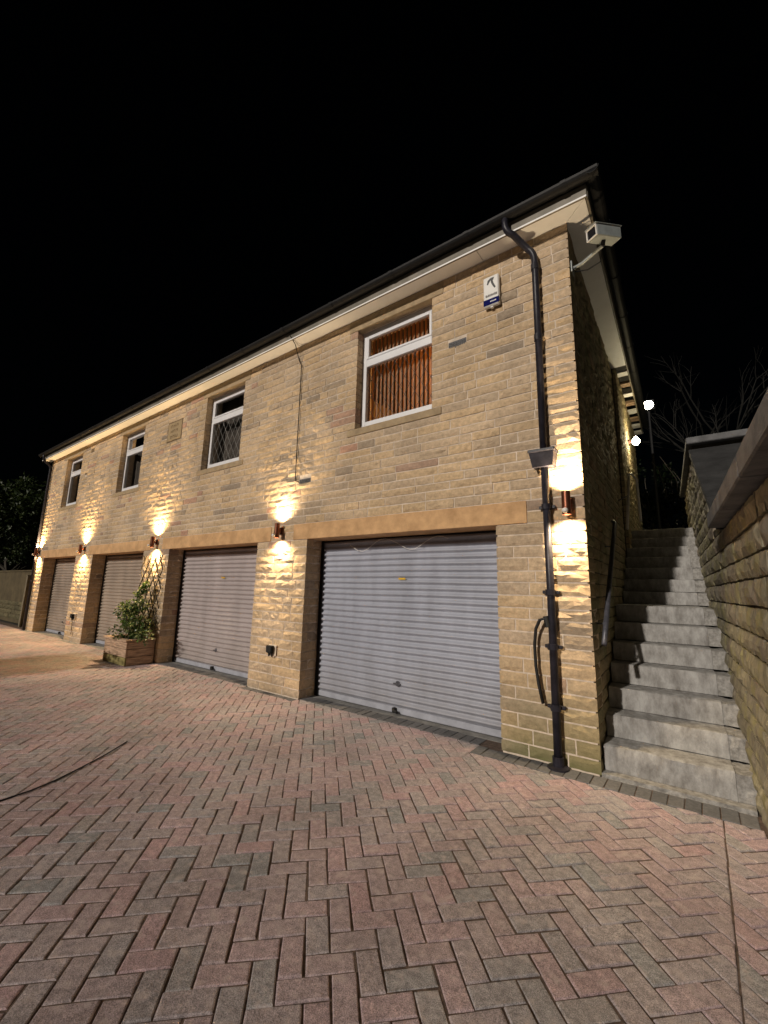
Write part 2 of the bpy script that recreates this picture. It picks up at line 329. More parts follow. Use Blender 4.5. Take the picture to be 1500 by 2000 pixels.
# paving bed
pv=MB(); pv.box(-19.5,1.6,-7,.26,-.12,-.008); paving=pv.build('paving',M_joint); paving['kind']='structure'
bound=[(-30,-15.35,-.02),(-15.35,-14.657,-.11),(-14.657,-12.153,.015),(-12.153,-11.053,-.11),(-11.053,-8.394,.015),(-8.394,-7.359,-.11),(-7.359,-4.652,.015),(-4.652,-3.561,-.11),(-3.561,-1.05,.015),(-1.05,3,-.215)]
def clip(poly,nx,ny,c):   # keep nx*x+ny*y<=c
    out=[]
    for i in range(len(poly)):
        a,b=poly[i],poly[(i+1)%len(poly)]; da=nx*a[0]+ny*a[1]-c; db=nx*b[0]+ny*b[1]-c
        if da<=0: out.append(a)
        if (da<0<db) or (db<0<da): t=da/(da-db); out.append((a[0]+(b[0]-a[0])*t,a[1]+(b[1]-a[1])*t))
    return out
def parea(p): return abs(sum(p[i][0]*p[(i+1)%len(p)][1]-p[(i+1)%len(p)][0]*p[i][1] for i in range(len(p))))/2
rng=random.Random(7)
S=.1; gap=.0038
pieces=[]
c45=math.sqrt(.5)
def rotp(a,b): return ((a-b)*c45,(a+b)*c45)
for phase,(xa,xb) in ((0,(-18.5,.752)),(.063,(.760,1.5))):
    Nn=210
    for j in range(-Nn,Nn):
        for i in range(-Nn,Nn):
            k=(i-j)%4
            if k==0: a0,a1,b0,b1=i,i+2,j,j+1      # herringbone: horizontal pair
            elif k==2: a0,a1,b0,b1=i,i+1,j-1,j+1   # vertical piece
            else: continue
            cx,cy=rotp((a0+a1)/2*S+phase,(b0+b1)/2*S)
            if not(xa-.2<cx<xb+.2 and -6.8<cy<.3): continue
            g2=gap*rng.uniform(.7,1.35)
            poly=[rotp(x*S+phase+sx*g2,y*S+sy*g2) for x,y,sx,sy in ((a0,b0,1,1),(a1,b0,-1,1),(a1,b1,-1,-1),(a0,b1,1,-1))]
            full=max(p[1] for p in poly)<-.23 and max(p[0] for p in poly)<xb and min(p[0] for p in poly)>xa
            if full: pieces.append((poly,True,(cx,cy,k))); continue
            p=clip(poly,1,0,xb); p=clip(p,-1,0,-xa) if p else p
            p=clip(p,1,.05,.945) if p else p
            if not p: continue
            for (x0,x1,yb) in bound:
                q=clip(p,1,0,x1-.001); q=clip(q,-1,0,-x0-.001) if len(q)>2 else []; q=clip(q,0,1,yb) if len(q)>2 else []
                if len(q)>2 and parea(q)>.0006: pieces.append((q,False,None))
def paver_mesh(mb,poly,z0,z1,bev,tilt=(0,0),jit=0,rg=rng):
    n=len(poly); cx=sum(p[0] for p in poly)/n; cy=sum(p[1] for p in poly)/n
    P=[];
    def ins(p,d):
        dx,dy=p[0]-cx,p[1]-cy; l=math.hypot(dx,dy) or 1; return (p[0]-dx/l*d*1.3,p[1]-dy/l*d*1.3)
    pj=[(p[0]+rg.uniform(-jit,jit),p[1]+rg.uniform(-jit,jit)) for p in poly]
    zt=lambda p:z1+tilt[0]*(p[0]-cx)+tilt[1]*(p[1]-cy)
    P+=[(p[0],p[1],z0) for p in pj]+[(p[0],p[1],zt(p)-bev) for p in pj]
    q=[ins(p,bev*.6) for p in pj]; P+=[(p[0],p[1],zt(p)-bev*.3) for p in q]
    q=[ins(p,bev*1.5) for p in pj]; P+=[(p[0],p[1],zt(p)) for p in q]
    F=[]
    for r in range(3):
        for t in range(n): F.append((r*n+t,r*n+(t+1)%n,(r+1)*n+(t+1)%n,(r+1)*n+t))
    F.append(tuple(3*n+t for t in range(n)))
    mb.add(P,F)
full=[(screen_area([(x,y,0) for x,y in p]),p,inf) for p,f,inf in pieces if f]
full.sort(key=lambda t:-t[0])
top=full[:300]; rest=[p for a,p,i in full[300:]]+[p for p,f,i in pieces if not f]
variants=[]
rg2=random.Random(3)
for vv in range(10):
    mb=MB(); paver_mesh(mb,[(-.0955,-.0455),(.0955,-.0455),(.0955,.0455),(-.0955,.0455)],-.05,0,.0045,jit=.0028,rg=rg2)
    o=mb.build('paver',M_pav_o); me=o.data; bpy.data.objects.remove(o); variants.append(me)
for a,p,inf in top:
    o=link('paver',rng.choice(variants),paving)
    ang=R(45) if inf[2]==0 else R(135)
    o.location=(inf[0],inf[1],rng.uniform(-.005,.002)); o.rotation_euler=(rng.uniform(-.012,.012),rng.uniform(-.012,.012),ang+(math.pi if rng.random()<.5 else 0)+rng.uniform(-.012,.012))
mb=MB()
for p in rest: paver_mesh(mb,p,-.05,rng.uniform(-.003,.002),.004,(rng.uniform(-.012,.012),rng.uniform(-.012,.012)),.002)
mb.build('paver',M_pav_i,paving,kind='stuff')
# dark edging pavers: soldier course at the corner pier and steps, in the door recesses, stretcher rows at the piers
def edging(x0,x1,y0,y1,wd):
    n=max(1,round((x1-x0)/wd)); step=(x1-x0)/n
    for k in range(n):
        mb=MB(); a=x0+k*step; 
        paver_mesh(mb,[(a+.003,y0+.003),(a+step-.003,y0+.003),(a+step-.003,y1-.003),(a+.003,y1-.003)],-.05,rng.uniform(-.003,.003),.004,(rng.uniform(-.02,.02),rng.uniform(-.02,.02)),.0012)
        mb.build('edging_paver',M_edge,paving)
edging(-1.05,.945,-.208,-.006,.102)
for d in DOORS[:2]: edging(d[0]+.01,d[1]-.01 if d[1]<-2 else -1.06,.02,.215,.102)
for (a,b) in ((-4.652,-3.561),(-8.394,-7.359)): edging(a,b,-.105,-.008,.2)
mb=MB()
for d in DOORS: mb.box(d[0]-.06,d[1]+.06,.22,.6,-.1,-.004)
for d in DOORS[2:]: mb.box(d[0]+.005,d[1]-.005,.018,.219,-.1,-.002)
for (a,b) in ((-15.35,-14.657),(-12.153,-11.053)): mb.box(a,b,-.107,.01,-.1,-.002)
mb.build('door_apron',M_conc2,paving)
# higher garden ground behind the retaining wall and beyond the stairs
mb=MB()
P=[];F=[]
rows=[(-6,1.75),(.2,1.8),(2.6,2.9),(5,3.0),(20,3.2),(90,4)]
for y,z in rows:
    for x in (rw_x(min(y,5))+.3 if y<=5 else 1.1,6,60): P.append((x,y,z if x<40 else z+3))
for r in range(len(rows)-1):
    for c in range(2): a=r*3+c; F.append((a,a+1,a+4,a+3))
mb.add(P,F); mb.build('garden_bank',M_ground)['kind']='structure'
mb=MB().box(-.22,.76,3.98,14,2.1,2.472); mb.build('garden_path',M_conc2)['kind']='structure'

# ------------------------------------------------------------------ the building
bld=thing('stone_building','two-storey buff stone garage building with four roller doors and white soffit','building')
BM=lambda u,v,w_:(u,-w_,v)
# wall core
xs=sorted({XE,-.016,*[a-.012 for a,b in DOORS],*[b+.012 for a,b in DOORS],*[a-.012 for a,b in WINS],*[b+.012 for a,b in WINS]})
zs=[-.1,ZL0+.08,ZW0-.012,ZW1+.012,ZS+.1]
def solid(x,z):
    if not(XE<x<-.016 and -.1<z<ZS+.1): return False
    if z<ZL0+.08 and any(a-.012<x<b+.012 for a,b in DOORS): return False
    if ZW0-.012<z<ZW1+.012 and any(a-.012<x<b+.012 for a,b in WINS): return False
    return True
mb=MB(); Y0,Y1=.0075,.34
for i in range(len(xs)-1):
    for k in range(len(zs)-1):
        x0,x1,z0,z1=xs[i],xs[i+1],zs[k],zs[k+1]; cx,cz=(x0+x1)/2,(z0+z1)/2
        if not solid(cx,cz): continue
        mb.add([(x0,Y0,z0),(x1,Y0,z0),(x1,Y0,z1),(x0,Y0,z1)],[(0,1,2,3)]); mb.add([(x0,Y1,z0),(x1,Y1,z0),(x1,Y1,z1),(x0,Y1,z1)],[(3,2,1,0)])
        if not solid(x0-.01,cz): mb.add([(x0,Y0,z0),(x0,Y0,z1),(x0,Y1,z1),(x0,Y1,z0)],[(0,1,2,3)])
        if not solid(x1+.01,cz): mb.add([(x1,Y0,z0),(x1,Y1,z0),(x1,Y1,z1),(x1,Y0,z1)],[(0,1,2,3)])
        if not solid(cx,z0-.01): mb.add([(x0,Y0,z0),(x0,Y1,z0),(x1,Y1,z0),(x1,Y0,z0)],[(0,1,2,3)])
        if not solid(cx,z1+.01): mb.add([(x0,Y0,z1),(x1,Y0,z1),(x1,Y1,z1),(x0,Y1,z1)],[(0,1,2,3)])
wall=mb.build('wall',M_mortar,bld,fixn=False)
# stones of the front
rng=random.Random(21)
zc=[]
for a,b,h in ((0.0,ZL0,.114),(ZL0,ZL1,.112),(ZL1,3.43,.101),(3.43,ZW0,.11),(ZW0,ZW1,.1),(ZW1,ZS-.004,.095)):
    c=split_courses(a,b,h,rng); zc+=c[:-1]
zc.append(ZS-.004)
DATE=(-7.98,-7.38,4.33,4.78)
VENTS=[(-3.8,-3.55,2.885,2.965),(-1.36,-1.12,4.2,4.28),(-12.2,-11.98,4.87,4.98),(-12.4,-12.24,4.28,4.35)]
cands=[]; reveals=[]
for k in range(len(zc)-1):
    z0,z1=zc[k],zc[k+1]; cz=(z0+z1)/2; cuts=[]
    if cz<ZL0: cuts+=[(a,b,'d') for a,b in DOORS]
    elif cz<ZL1: cuts+=[(a,b,None) for a,b in LINT]
    if ZW0<cz<ZW1: cuts+=[(a,b,'w') for a,b in WINS]
    if 3.43<cz<ZW0: cuts+=[(a-.13,b+.13,None) for a,b in WINS]
    if cz>ZW1: cuts+=[(a-.16,b+.16,None) for a,b in WINS]
    if DATE[2]<cz<DATE[3]: cuts.append((DATE[0],DATE[1],None))
    for v in VENTS:
        if v[2]<cz<v[3]+.02: cuts.append((v[0],v[1],None))
    for (x0,x1,ja,jb) in intervals(XE,0.0,cuts):
        x=x0; first=True
        while x<x1-.005:
            L=rng.choice((.16,.22,.28,.33,.4,.46,.55))*rng.uniform(.85,1.15)
            if x1-(x+L)<.13: L=x1-x
            if L>.66: L=L/2
            e=x+L; d=.05
            if first and ja: d=rng.choice((.1,.13,.19,.292)) if ja=='d' else .128; reveals.append((x0,-1,d,z0,z1) if ja=='d' and d<.29 else None)
            if e>=x1-.006 and jb: d=rng.choice((.1,.13,.19,.292)) if jb=='d' else .128; reveals.append((x1,1,d,z0,z1) if jb=='d' and d<.29 else None)
            if e>-.01: d=.02
            cands.append((x+(.0 if first else .006),e-(.0 if e>=x1-.006 else .006),z0+.007,z1-.007,d,rng.random()))
            x=e; first=False
sc=sorted(cands,key=lambda s:-screen_area([(s[0],0,s[2]),(s[1],0,s[2]),(s[1],0,s[3]),(s[0],0,s[3])]))
rest=MB()
for n,(u0,u1,v0,v1,d,rr) in enumerate(sc):
    amp=.006 if rr<.6 else .012
    if n<300:
        cx,cz=(u0+u1)/2,(v0+v1)/2; mb=MB(); rough_block(mb,u0-cx,u1-cx,v0-cz,v1-cz,d,BM,rng,amp,edge=.0035,jit=.0018)
        o=mb.build('stone',M_stone_o,wall); o.location=(cx,0,cz)
    else: rough_block(rest,u0,u1,v0,v1,d,BM,rng,amp,edge=.0035,jit=.0018)
for r_ in reveals:
    if r_: rough_block(rest,r_[2]+.006,.294,r_[3]+.0062,r_[4]-.0062,.02,lambda u,v,w_:(r_[0]+r_[1]*(w_-.004),u,v),rng,.005)
rest.build('stone',M_stone_i,wall,kind='stuff')
# side wall (slightly out of square), rear part steps out by 6 cm
STEPY=3.45
mb=MB()
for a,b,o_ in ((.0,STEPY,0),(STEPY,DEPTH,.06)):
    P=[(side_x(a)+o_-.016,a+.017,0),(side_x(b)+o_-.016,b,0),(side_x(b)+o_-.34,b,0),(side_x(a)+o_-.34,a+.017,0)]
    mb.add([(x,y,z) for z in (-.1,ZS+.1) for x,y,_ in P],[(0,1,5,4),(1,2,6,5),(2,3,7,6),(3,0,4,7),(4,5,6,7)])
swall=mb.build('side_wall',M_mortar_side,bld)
mb=MB()
def stair_z(y):
    if y<.09: return 0
    if y<1.6: return .22+.183*int((y-.09)/.25)
    if y<2.44: return 1.318
    return min(2.478,1.479+.1665*int((y-2.44)/.25))
for k in range(len(zc)-1):
    z0,z1=zc[k],zc[k+1]
    for ya,yb,o_ in ((.022,STEPY,0),(STEPY,DEPTH,.06)):
        y=ya
        while y<yb-.01:
            L=rng.choice((.22,.3,.4,.5))*rng.uniform(.85,1.15)
            if yb-(y+L)<.15: L=yb-y
            if z1>stair_z(y)-.05: rough_block(mb,y+.005,y+L-.005,z0+.0055,z1-.0055,.05,lambda u,v,w_:(side_x(u)+o_+w_,u,v),rng,.012,cell=.12)
            y+=L
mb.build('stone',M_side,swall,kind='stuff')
# remaining shell: left, back, floors
mb=MB(); mb.box(XE,XE+.3,.341,DEPTH,-.1,ZS+.1); mb.box(XE+.301,-.55,DEPTH-.3,DEPTH,-.1,ZS+.1); mb.box(XE+.301,-.36,.345,DEPTH-.301,2.45,2.65); mb.box(XE+.301,-.36,.345,DEPTH-.301,5.1,5.2)
mb.build('rear_wall',M_roomd,bld)
# lintels and sills
for n,(a,b) in enumerate(LINT):
    MB().bbox(a+.004,b-.004,-.006,.34,ZL0+.002,ZL1-.003,.004).build('lintel',M_lintel,bld)
for (a,b) in WINS:
    MB().bbox(a-.155,b+.155,-.003,.1,ZW1+.003,ZS-.006,.004).build('lintel',M_sill,bld)
    MB().bbox(a-.125,b+.125,-.009,.15,3.435,ZW0-.004,.006).build('sill',M_sill,bld)
# date stone with three lines of worn carved letters
ds=MB(); ds.bbox(DATE[0]+.03,DATE[1]-.03,-.004,.05,DATE[2]+.03,DATE[3]-.03,.006); dso=ds.build('date_stone',M_date,bld)
fr=MB()
for a in ((DATE[0]+.002,DATE[1]-.002,DATE[2]+.002,DATE[2]+.03),(DATE[0]+.002,DATE[1]-.002,DATE[3]-.03,DATE[3]-.002),(DATE[0]+.002,DATE[0]+.03,DATE[2]+.031,DATE[3]-.031),(DATE[1]-.03,DATE[1]-.002,DATE[2]+.031,DATE[3]-.031)):
    fr.box(a[0],a[1],.004,.014,a[2],a[3])
fr.build('carved_border',M_carve,dso)
rl=random.Random(5)
for li,(zz,nn) in enumerate(((4.635,3),(4.52,3),(4.40,3))):
    x=-7.83
    for q in range(nn):
        wd=.075; h=.062; lt=MB()
        for s_ in range(3):
            if s_<2: lt.box(x+s_*wd*.75,x+s_*wd*.75+.016,-.0062,-.0035,zz,zz+h)
            else: zq=zz+rl.choice((0,.022,.046)); lt.box(x+.017,x+wd*.75-.001,-.0062,-.0035,zq,zq+.015)
        lt.build('carved_letter',M_carve,dso); x+=wd+.03
# air bricks
for n,v in enumerate(VENTS):
    big=n<2
    mb=MB()
    if big:
        mb.box(v[0]+.008,v[1]-.008,.004,.03,v[2]+.006,v[3]+.012)
        o=mb.build('air_brick',M_vent,bld); h=MB(); r3=random.Random(n)
        for q in range(8):
            for s_ in range(3):
                x=v[0]+.02+q*.026; z=v[2]+.016+s_*.022
                if x<v[1]-.03: h.box(x,x+.014,.001,.0035,z,z+.012)
        h.build('vent_holes',M_ink,o)
    else:
        mb.box(v[0]+.01,v[1]-.01,.004,.03,v[2]+.006,v[3]); mb.build('air_brick',M_carve,bld)
# eaves: soffit boards, fascia, gutter
EY=-.19; EX=.21
rs=lambda y:side_x(y)+EX
x=XE-.25; n=0
brd=[XE-.25,-12.9,-9.9,-6.9,-3.9,-.9]
for i,a in enumerate(brd):
    b=brd[i+1] if i<5 else None
    mb=MB(); z0,z1=ZS,ZS+.014
    if b: P=[(a+.003,EY),(b-.003,EY),(b-.003,.02),(a+.003,.02)]
    else: P=[(a+.003,EY),(EX-.002,EY),(-.002,.02-.02),(-.002,.02),(a+.003,.02)]
    k=len(P); mb.add([(x,y,z) for z in (z0,z1) for x,y in P],[tuple(range(k))[::-1],tuple(range(k,2*k))]+[(t,(t+1)%k,k+(t+1)%k,k+t) for t in range(k)])
    mb.build('soffit',M_soffit,bld)
P=[(.003,.0),(EX,EY+.003),(rs(STEPY),STEPY),(side_x(STEPY)-.02,STEPY),(-.02,.02)]
mb=MB(); k=5; mb.add([(x,y,z) for z in (ZS+.001,ZS+.015) for x,y in P],[tuple(range(k))[::-1],tuple(range(k,2*k))]+[(t,(t+1)%k,k+(t+1)%k,k+t) for t in range(k)]); mb.build('soffit',M_soffit,bld)
mb=MB(); mb.bbox(XE-.27,EX+.02,EY-.022,EY-.001,ZS-.012,ZS+.125,.003); mb.build('fascia',M_fascia,bld)
mb=MB(); mb.box(XE-.27,EX+.018,EY-.028,EY-.0235,ZS-.014,ZS+.004); mb.build('fascia_trim',M_soffit,bld)
SM=lambda u,v,w_:(side_x(u)+EX+w_,u,v)
mb=MB(); mb.bbox(EY,DEPTH+.2,ZS-.012,ZS+.125,0.001,.022,.003,M=lambda u,v,w_:SM(u,v,w_)); mb.build('fascia',M_fascia,bld)
y=STEPY+.25
while y<DEPTH+.1:     # open rafter bays under the rear eaves
    MB().box(y,y+.16,ZS+.01,ZS+.06,-.24,-.004,M=SM).build('rafter',M_soffit if int(y*2)%2 else M_wood,bld); y+=.47
def gutter_profile(n=8,r=.058):
    return [(r*math.cos(math.pi+math.pi*i/n),r*math.sin(math.pi+math.pi*i/n)) for i in range(n+1)]
gp=gutter_profile(); gz=ZS+.165; gy=EY-.022-.062
def gut(u0,u1,M,r=1):
    P=[M(u,gz+v*r,w_*r) for u in (u0,u1) for w_,v in gp]+[M(u,gz+v*.93*r,w_*.93*r) for u in (u0,u1) for w_,v in gp]; n=len(gp); F=[]
    for t in range(n-1): F+=[(t,t+1,n+t+1,n+t),(2*n+t+1,2*n+t,3*n+t,3*n+t+1)]
    for s_ in (0,1):
        for t in range(n-1): F.append((s_*n+t,s_*n+t+1,2*n+s_*n+t+1,2*n+s_*n+t))
    F+=[(0,n,3*n,2*n),(n-1,2*n-1,4*n-1,3*n-1)]
    return MB().add(P,F)
GM=lambda u,v,w_:(u,gy-w_,v)
GM2=lambda u,v,w_:(side_x(u)+EX+.022+.062+w_,u,v)
gut(XE-.3,EX+.14,GM).build('gutter',M_black,bld,smooth=False)
gut(gy-.05,DEPTH+.2,GM2).build('gutter',M_black,bld)
x=XE
while x<.3: gut(x,x+.05,GM,1.12).build('gutter_bracket',M_black,bld); x+=1.02
y=.4
while y<DEPTH: gut(y,y+.05,GM2,1.12).build('gutter_bracket',M_black,bld); y+=.9
# hipped roof with stepped tile courses
mb=MB(); N=24; x0,x1,y0,y1=XE-.33,EX+.1,EY-.07,DEPTH+.3; half=(y1-y0)/2; rise=half*math.tan(R(30))
for i in range(N):
    t0,t1=i/N,(i+1)/N
    def ring(t,dz): 
        d=half*t; sh=lambda y:side_x(y)
        return [(x0+d,y0+d,gz+.03+rise*t+dz),(x1-d+sh(y0+d),y0+d,gz+.03+rise*t+dz),(x1-d+sh(y1-d),y1-d,gz+.03+rise*t+dz),(x0+d,y1-d,gz+.03+rise*t+dz)]
    a,b,c=ring(t0,0),ring(t0,.018),ring(t1,.006)
    for q in range(4):
        r_=(q+1)%4; mb.add([a[q],a[r_],b[r_],b[q]],[(0,1,2,3)]); mb.add([b[q],b[r_],c[r_],c[q]],[(0,1,2,3)])
mb.add(ring(0,0),[(0,1,2,3)])
mb.build('roof',M_roof,bld)
# roller garage doors
def curtain(a,b,y,m):
    per=.0745; n=28; rows=[]; z=.075
    prof=[(i/8,-.0165*(1-math.cos(2*math.pi*i/8))) for i in range(8)]
    for k in range(n):
        for f,dy in prof: rows.append((z+(k+f)*per,dy))
    nx=26; P=[];F=[]; rg=random.Random(int(abs(a)*10))
    ph=[rg.uniform(0,6) for _ in range(4)]
    for zz,dy in rows:
        for i in range(nx+1):
            x=a+(b-a)*i/nx; P.append((x,y+dy+.004*math.sin(x*2.1+ph[0])*math.sin(zz*1.7+ph[1])+.006*max(0,mnoise.noise(Vector((x*2.2,zz*2.6,ph[3])))-.15),zz+.0025*math.sin(x*3.1+ph[2]+zz*2)))
    for r in range(len(rows)-1):
        for i in range(nx): q=r*(nx+1)+i; F.append((q,q+1,q+nx+2,q+nx+1))
    o=MB().add(P,F).build('garage_door',m,bld,smooth=False,fixn=False); smooth_by_angle(o,60); return o
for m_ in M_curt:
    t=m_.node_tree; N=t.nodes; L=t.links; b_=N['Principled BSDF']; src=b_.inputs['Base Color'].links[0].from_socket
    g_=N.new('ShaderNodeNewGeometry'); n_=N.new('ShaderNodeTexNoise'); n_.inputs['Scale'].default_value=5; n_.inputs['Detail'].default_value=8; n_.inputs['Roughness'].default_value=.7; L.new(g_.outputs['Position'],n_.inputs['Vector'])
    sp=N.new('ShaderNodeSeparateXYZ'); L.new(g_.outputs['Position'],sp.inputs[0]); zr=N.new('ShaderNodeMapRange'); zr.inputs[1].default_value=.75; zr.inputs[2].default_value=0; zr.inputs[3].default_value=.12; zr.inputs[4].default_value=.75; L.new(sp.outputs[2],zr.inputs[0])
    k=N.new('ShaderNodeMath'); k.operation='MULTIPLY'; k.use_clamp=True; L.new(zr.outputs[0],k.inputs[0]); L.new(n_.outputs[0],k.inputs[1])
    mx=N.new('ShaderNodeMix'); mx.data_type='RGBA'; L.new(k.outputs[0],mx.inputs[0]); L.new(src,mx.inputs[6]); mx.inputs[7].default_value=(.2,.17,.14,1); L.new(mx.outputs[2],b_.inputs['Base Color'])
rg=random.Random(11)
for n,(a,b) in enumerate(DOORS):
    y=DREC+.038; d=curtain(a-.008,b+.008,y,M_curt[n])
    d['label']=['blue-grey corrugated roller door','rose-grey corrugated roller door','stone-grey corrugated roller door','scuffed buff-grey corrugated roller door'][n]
    MB().bbox(a-.005,b+.005,y-.022,y+.012,.006,.074,.004).build('bottom_rail',M_rail_door,d)
    for s_ in (a-.008,b-.047): MB().bbox(s_,s_+.055,y-.045,y-.0345,.0,ZL0+.001,.003).build('guide_rail',M_black,d)
    MB().bbox(a-.006,b+.006,y-.01,y+.2,ZL0-.035,ZL0+.07,.02).build('roller_drum',M_black,d)
    c=(a+b)/2-.02+(.02 if n else 0)
    h=MB(); h.lathe((c,y-.0175,.335),[(0,-.008),(.03,-.008),(.034,0)],16,'Y'); h.bbox(c-.052,c+.052,y-.045,y-.026,.326,.345,.004); h.build('lock_handle',M_rail,d)
    h=MB(); h.tube([(c-.03,y-.06,.03),(c-.02,y-.075,.045),(c+.02,y-.075,.045),(c+.03,y-.06,.03)],.012,8); h.bbox(c-.045,c-.005,y-.075,y-.024,.02,.075,.008); h.build('floor_lock',M_rub,d)
    if n<2: MB().box(c+.0,c+.1,y-.0355,y-.0335,1.555+.0,1.578).build('sticker',M_yellow,d)
    MB().lathe((c,y-.0172,1.01),[(0,-.004),(.008,-.004),(.009,0)],8,'Y').build('lock_hole',M_ink,d)
a,b=DOORS[0]; yy=DREC-.005
tag(MB().tube([(a+.55+i*.075,yy-.012-.01*math.sin(i),2.02-.05*math.sin(i*.62)-.05*math.exp(-((i-3)/2)**2)-.06*math.exp(-((i-14)/2.5)**2)) for i in range(21)],.0035,6).build('loose_wire',M_white),'thin pale wire sagging across the top of the blue-grey roller door','wire')
# windows
for n,(a,b) in enumerate(WINS):
    y0,y1=.125,.185; mb=MB(); fwid=.072; tz=ZW1-.46
    mb.bbox(a-.01,a+fwid,y0,y1,ZW0-.0,ZW1+.008,.004); mb.bbox(b-fwid,b+.01,y0,y1,ZW0,ZW1+.008,.004)
    mb.bbox(a+fwid+.001,b-fwid-.001,y0,y1,ZW0+.001,ZW0+.125,.004); mb.bbox(a+fwid+.001,b-fwid-.001,y0,y1,ZW1-.07,ZW1+.008,.004)
    win=mb.build('window',M_upvc,bld)
    MB().bbox(a+fwid+.001,b-fwid-.001,y0-.004,y1,tz-.058,tz+.051,.006).build('transom',M_upvc,win)
    sash=MB()
    for q in ((a+fwid+.002,a+fwid+.035,tz+.052,ZW1-.072),(b-fwid-.035,b-fwid-.002,tz+.052,ZW1-.072),(a+fwid+.036,b-fwid-.036,tz+.052,tz+.085),(a+fwid+.036,b-fwid-.036,ZW1-.105,ZW1-.072)):
        sash.bbox(q[0],q[1],y0-.008,y1-.02,q[2],q[3],.004)
    sash.build('sash',M_upvc,win)
    for (z0,z1) in ((ZW0+.12,tz-.045),(tz+.05,ZW1-.08)):
        MB().add([(a+fwid-.004,y0+.03,z0),(b-fwid+.004,y0+.03,z0),(b-fwid+.004,y0+.03,z1),(a+fwid-.004,y0+.03,z1)],[(0,1,2,3)]).build('pane',M_glass,win)
    if n in (0,1):
        mb=MB(); z0,z1=ZW0+.126,tz-.059; xa,xb=a+fwid+.002,b-fwid-.002; sp=.155; hw=.0026
        for sgn in (1,-1):
            k=-20
            while k<30:
                c=xa+k*sp      # line x = c + sgn*(z-z0)*.62
                pts=[]
                s_=.62
                lo,hi=z0,z1
                f=lambda z:c+sgn*(z-z0)*s_
                z_a,z_b=lo,hi
                zz=[z for z in [lo+(hi-lo)*t/60 for t in range(61)] if xa<=f(z)<=xb]
                if len(zz)>2:
                    p,q=zz[0],zz[-1]; mb.add([(f(p)-hw,y0+.024+(.002 if sgn>0 else 0),p),(f(p)+hw,y0+.024+(.002 if sgn>0 else 0),p),(f(q)+hw,y0+.024+(.002 if sgn>0 else 0),q),(f(q)-hw,y0+.024+(.002 if sgn>0 else 0),q),(f(p)-hw,y0+.029,p),(f(p)+hw,y0+.029,p),(f(q)+hw,y0+.029,q),(f(q)-hw,y0+.029,q)],[(0,1,2,3),(7,6,5,4),(0,3,7,4),(1,5,6,2)])
                k+=1
        mb.build('lead_lattice',M_lead if n else M_leadd,win)
# rooms behind
mb=MB(); mb.box(-4.2,-4.1,.345,4.2,2.651,5.099); mb.box(-4.099,-.4,4.1,4.2,2.651,5.099); mb.build('room_partition',M_room,bld)
bl=thing('vertical_blind','orange-brown vertical slat blind behind the lit window beside the alarm box','blind',(-2.168,.3,5.02))
MB().bbox(-.66,.66,-.02,.02,-.02,.02,.004).build('head_rail',M_upvc,bl)
ns=19
for k in range(ns):
    x=-.6+1.2*k/(ns-1); a=R(-32+3*math.sin(k*1.7)); wd=.0445; mb=MB(); c_,s_=math.cos(a)*wd,math.sin(a)*wd
    P=[];F=[]
    for j,(z) in enumerate((-.03,-.8,-1.5)):
        for t in (-1,-.4,.4,1): P.append((x+t*c_,t*s_*1+.006*(1-t*t),z))
    for j in range(2):
        for i in range(3): q=j*4+i; F.append((q,q+1,q+5,q+4))
    mb.add(P,F); mb.build('slat',M_blind,bl,fixn=False)
for wi,lab in ((1,'dark curtain hanging behind the diamond-leaded unlit window'),(2,'dark grey curtain behind the unlit window between date stone and the end window'),(3,'dark curtain behind the end window over the scuffed door')):
    a,b=WINS[wi]; P=[];F=[]; nx=60
    for z in (3.5,5.0):
        for i in range(nx+1):
            x=a-.1+(b-a+.2)*i/nx; P.append((x,.36+.035*math.sin(i*.75+wi)+.012*math.sin(i*1.9),z))
    for i in range(nx): F.append((i,i+1,nx+2+i,nx+1+i))
    o=MB().add(P,F).build('curtain',M_curtain,fixn=False,smooth=True); tag(o,lab,'curtain')
pl=thing('ceiling_lamp','warm lit pendant lamp in the room behind the vertical blind','lamp',(-1.25,1.3,4.6))
MB().tube([(0,0,.5),(0,0,.1)],.006,6).build('flex',M_black,pl)
MB().lathe((0,0,0),[(.05,.1),(.16,-.1),(.15,-.1),(.045,.095)],20).build('lamp_shade',M_white,pl)
MB().lathe((0,0,-.02),[(0,-.04),(.03,-.025),(.035,0),(.02,.04),(0,.05)],14).build('bulb',M_bulb,pl,smooth=True)
ld=bpy.data.lights.new('pendant_light','POINT'); ld.energy=45; ld.color=(1,.5,.16); ld.shadow_soft_size=.06; lo=bpy.data.objects.new('pendant_light',ld); col.objects.link(lo); lo.parent=pl; lo.location=(0,0,-.14)

